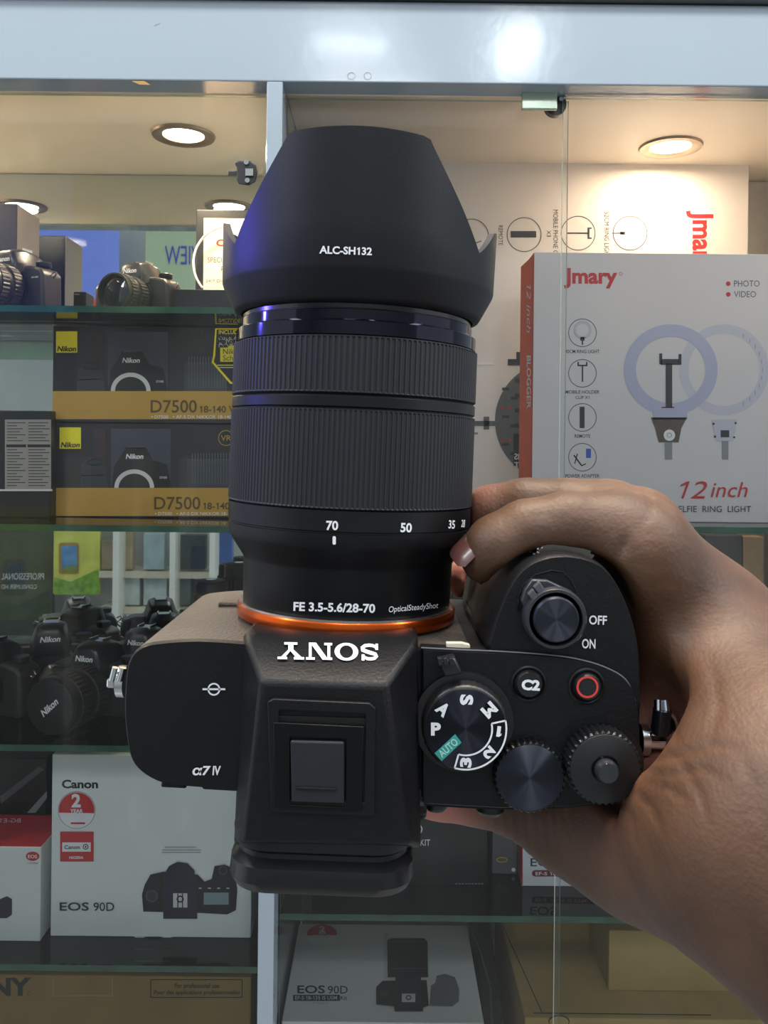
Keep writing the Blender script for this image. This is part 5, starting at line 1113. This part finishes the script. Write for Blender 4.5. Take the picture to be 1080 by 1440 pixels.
for pl, wd, dp in CR:
    pl = np.array(pl, float); best = np.full(len(V), 1e9); ss = np.zeros(len(V)); tot = len(pl) - 1
    near = (pxv[:, 0] > pl[:, 0].min() - 20) & (pxv[:, 0] < pl[:, 0].max() + 20) & (pxv[:, 1] > pl[:, 1].min() - 20) & (pxv[:, 1] < pl[:, 1].max() + 20) & front
    ii = np.where(near)[0]
    if not len(ii): continue
    Q = pxv[ii]
    bd = np.full(len(ii), 1e9); bs = np.zeros(len(ii))
    for k in range(tot):
        a, b = pl[k], pl[k + 1]; ab = b - a; t = np.clip(((Q - a) @ ab) / (ab @ ab), 0, 1); d = np.linalg.norm(Q - a - t[:, None] * ab, axis=1); m = d < bd; bd[m] = d[m]; bs[m] = (k + t[m]) / tot
    disp[ii] -= dp * 0.001 * np.exp(-(bd / wd) ** 2) * np.sqrt(np.clip(np.sin(np.pi * np.clip(bs, 0.02, 0.98)), 0, 1))
V = V + N * disp[:, None]
Vw = [tuple(EYE + R_ * float(v[0]) + U_ * float(v[1]) + FW * float(v[2])) for v in V]
# skin colour: palm side of fingers and thumb pad lighter and pinker (a property of the skin)
pink = np.zeros(len(V))
def near_pt(p, r): return np.exp(-(np.linalg.norm(V - p, axis=1) / r) ** 2)
pink = np.maximum(pink, np.clip(1.25 * near_pt(C3(612, 1122, .264), .0135), 0, 1)); pink = np.maximum(pink, np.clip(1.5 * near_pt(C3(650, 818, .275), .011), 0, 1)); pink = np.maximum(pink, 0.45 * near_pt(C3(668, 695, .262), .008))
pink = np.maximum(pink, 0.35 * near_pt(C3(930, 1080, .235), .022)); 
SKIN = bpy.data.materials.new('brown_skin'); SKIN.use_nodes = True; nt = SKIN.node_tree; bs_ = nt.nodes['Principled BSDF']
bs_.inputs['Roughness'].default_value = 0.55; bs_.inputs['Subsurface Weight'].default_value = 0.08; bs_.inputs['Subsurface Radius'].default_value = (0.006, 0.002, 0.001); bs_.inputs['Subsurface Scale'].default_value = 0.5
tc = nt.nodes.new('ShaderNodeTexCoord'); n1 = nt.nodes.new('ShaderNodeTexNoise'); n1.inputs['Scale'].default_value = 35; n1.inputs['Detail'].default_value = 6; nt.links.new(tc.outputs['Object'], n1.inputs['Vector'])
cr = nt.nodes.new('ShaderNodeValToRGB'); cr.color_ramp.elements[0].position = 0.3; cr.color_ramp.elements[0].color = lin((65, 43, 29)); cr.color_ramp.elements[1].position = 0.7; cr.color_ramp.elements[1].color = lin((94, 65, 44))
nt.links.new(n1.outputs['Fac'], cr.inputs[0]); at = nt.nodes.new('ShaderNodeAttribute'); at.attribute_name = 'pad'
mx = nt.nodes.new('ShaderNodeMix'); mx.data_type = 'RGBA'; mx.inputs[7].default_value = lin((190, 122, 108)); nt.links.new(at.outputs['Fac'], mx.inputs[0]); nt.links.new(cr.outputs[0], mx.inputs[6]); nt.links.new(mx.outputs[2], bs_.inputs['Base Color'])
vo = nt.nodes.new('ShaderNodeTexVoronoi'); vo.inputs['Scale'].default_value = 900; nt.links.new(tc.outputs['Object'], vo.inputs['Vector'])
n2 = nt.nodes.new('ShaderNodeTexNoise'); n2.inputs['Scale'].default_value = 260; n2.inputs['Detail'].default_value = 4; nt.links.new(tc.outputs['Object'], n2.inputs['Vector'])
ad = nt.nodes.new('ShaderNodeMath'); ad.operation = 'MULTIPLY_ADD'; ad.inputs[1].default_value = 0.25; nt.links.new(vo.outputs['Distance'], ad.inputs[0]); nt.links.new(n2.outputs['Fac'], ad.inputs[2])
bp = nt.nodes.new('ShaderNodeBump'); bp.inputs['Strength'].default_value = 0.35; bp.inputs['Distance'].default_value = 0.0007; nt.links.new(ad.outputs[0], bp.inputs['Height']); nt.links.new(bp.outputs[0], bs_.inputs['Normal'])
o0 = EYE + R_ * 0.13 + U_ * (-0.09) + FW * 0.2
me = bpy.data.meshes.new('hand'); me.from_pydata([tuple(Vector(v) - o0) for v in Vw], [], Fq.tolist())
hand = bpy.data.objects.new('person', me); COL.objects.link(hand); hand.location = o0; MW[hand.name] = Matrix.Translation(o0)
me.materials.append(SKIN); me.polygons.foreach_set('use_smooth', [True] * len(me.polygons))
at_ = me.attributes.new('pad', 'FLOAT', 'POINT'); at_.data.foreach_set('value', pink.astype(np.float32))
tagit(hand, 'bare brown right hand and wrist gripping the big camera from the right', 'person')
# index fingernail on the lens side of the fingertip
def C3w(px, py, d): c = C3(px, py, d); return EYE + R_ * float(c[0]) + U_ * float(c[1]) + FW * float(c[2])
a, b = C3w(688, 783, .2345), C3w(714, 757, .2335); ax_ = (b - a).normalized(); up_ = (U_ * 0.72 - R_ * 0.60 - FW * 0.25).normalized(); up_ = (up_ - ax_ * up_.dot(ax_)).normalized(); sd_ = ax_.cross(up_)
nv, nf = [], []
for i in range(9):
    for j in range(9):
        u = -0.0068 + 0.0118 * i / 8; a_ = math.radians(-50 + 100 * j / 8) * (1 - 0.25 * abs(i - 4) / 4 if i in (0, 8) else 1); rr = 0.0088 + 0.0003 * (i > 0)
        nv.append(a + ax_ * u + up_ * rr * math.cos(a_) * (1 if i else 0.985) + sd_ * rr * 0.95 * math.sin(a_))
for i in range(8):
    for j in range(8): k = i * 9 + j; nf.append((k, k + 1, k + 10, k + 9))
mk('fingernail', nv, nf, mat('nail', (96, 62, 58), 0.25, coat=0.3), hand, world=True, smooth=True)
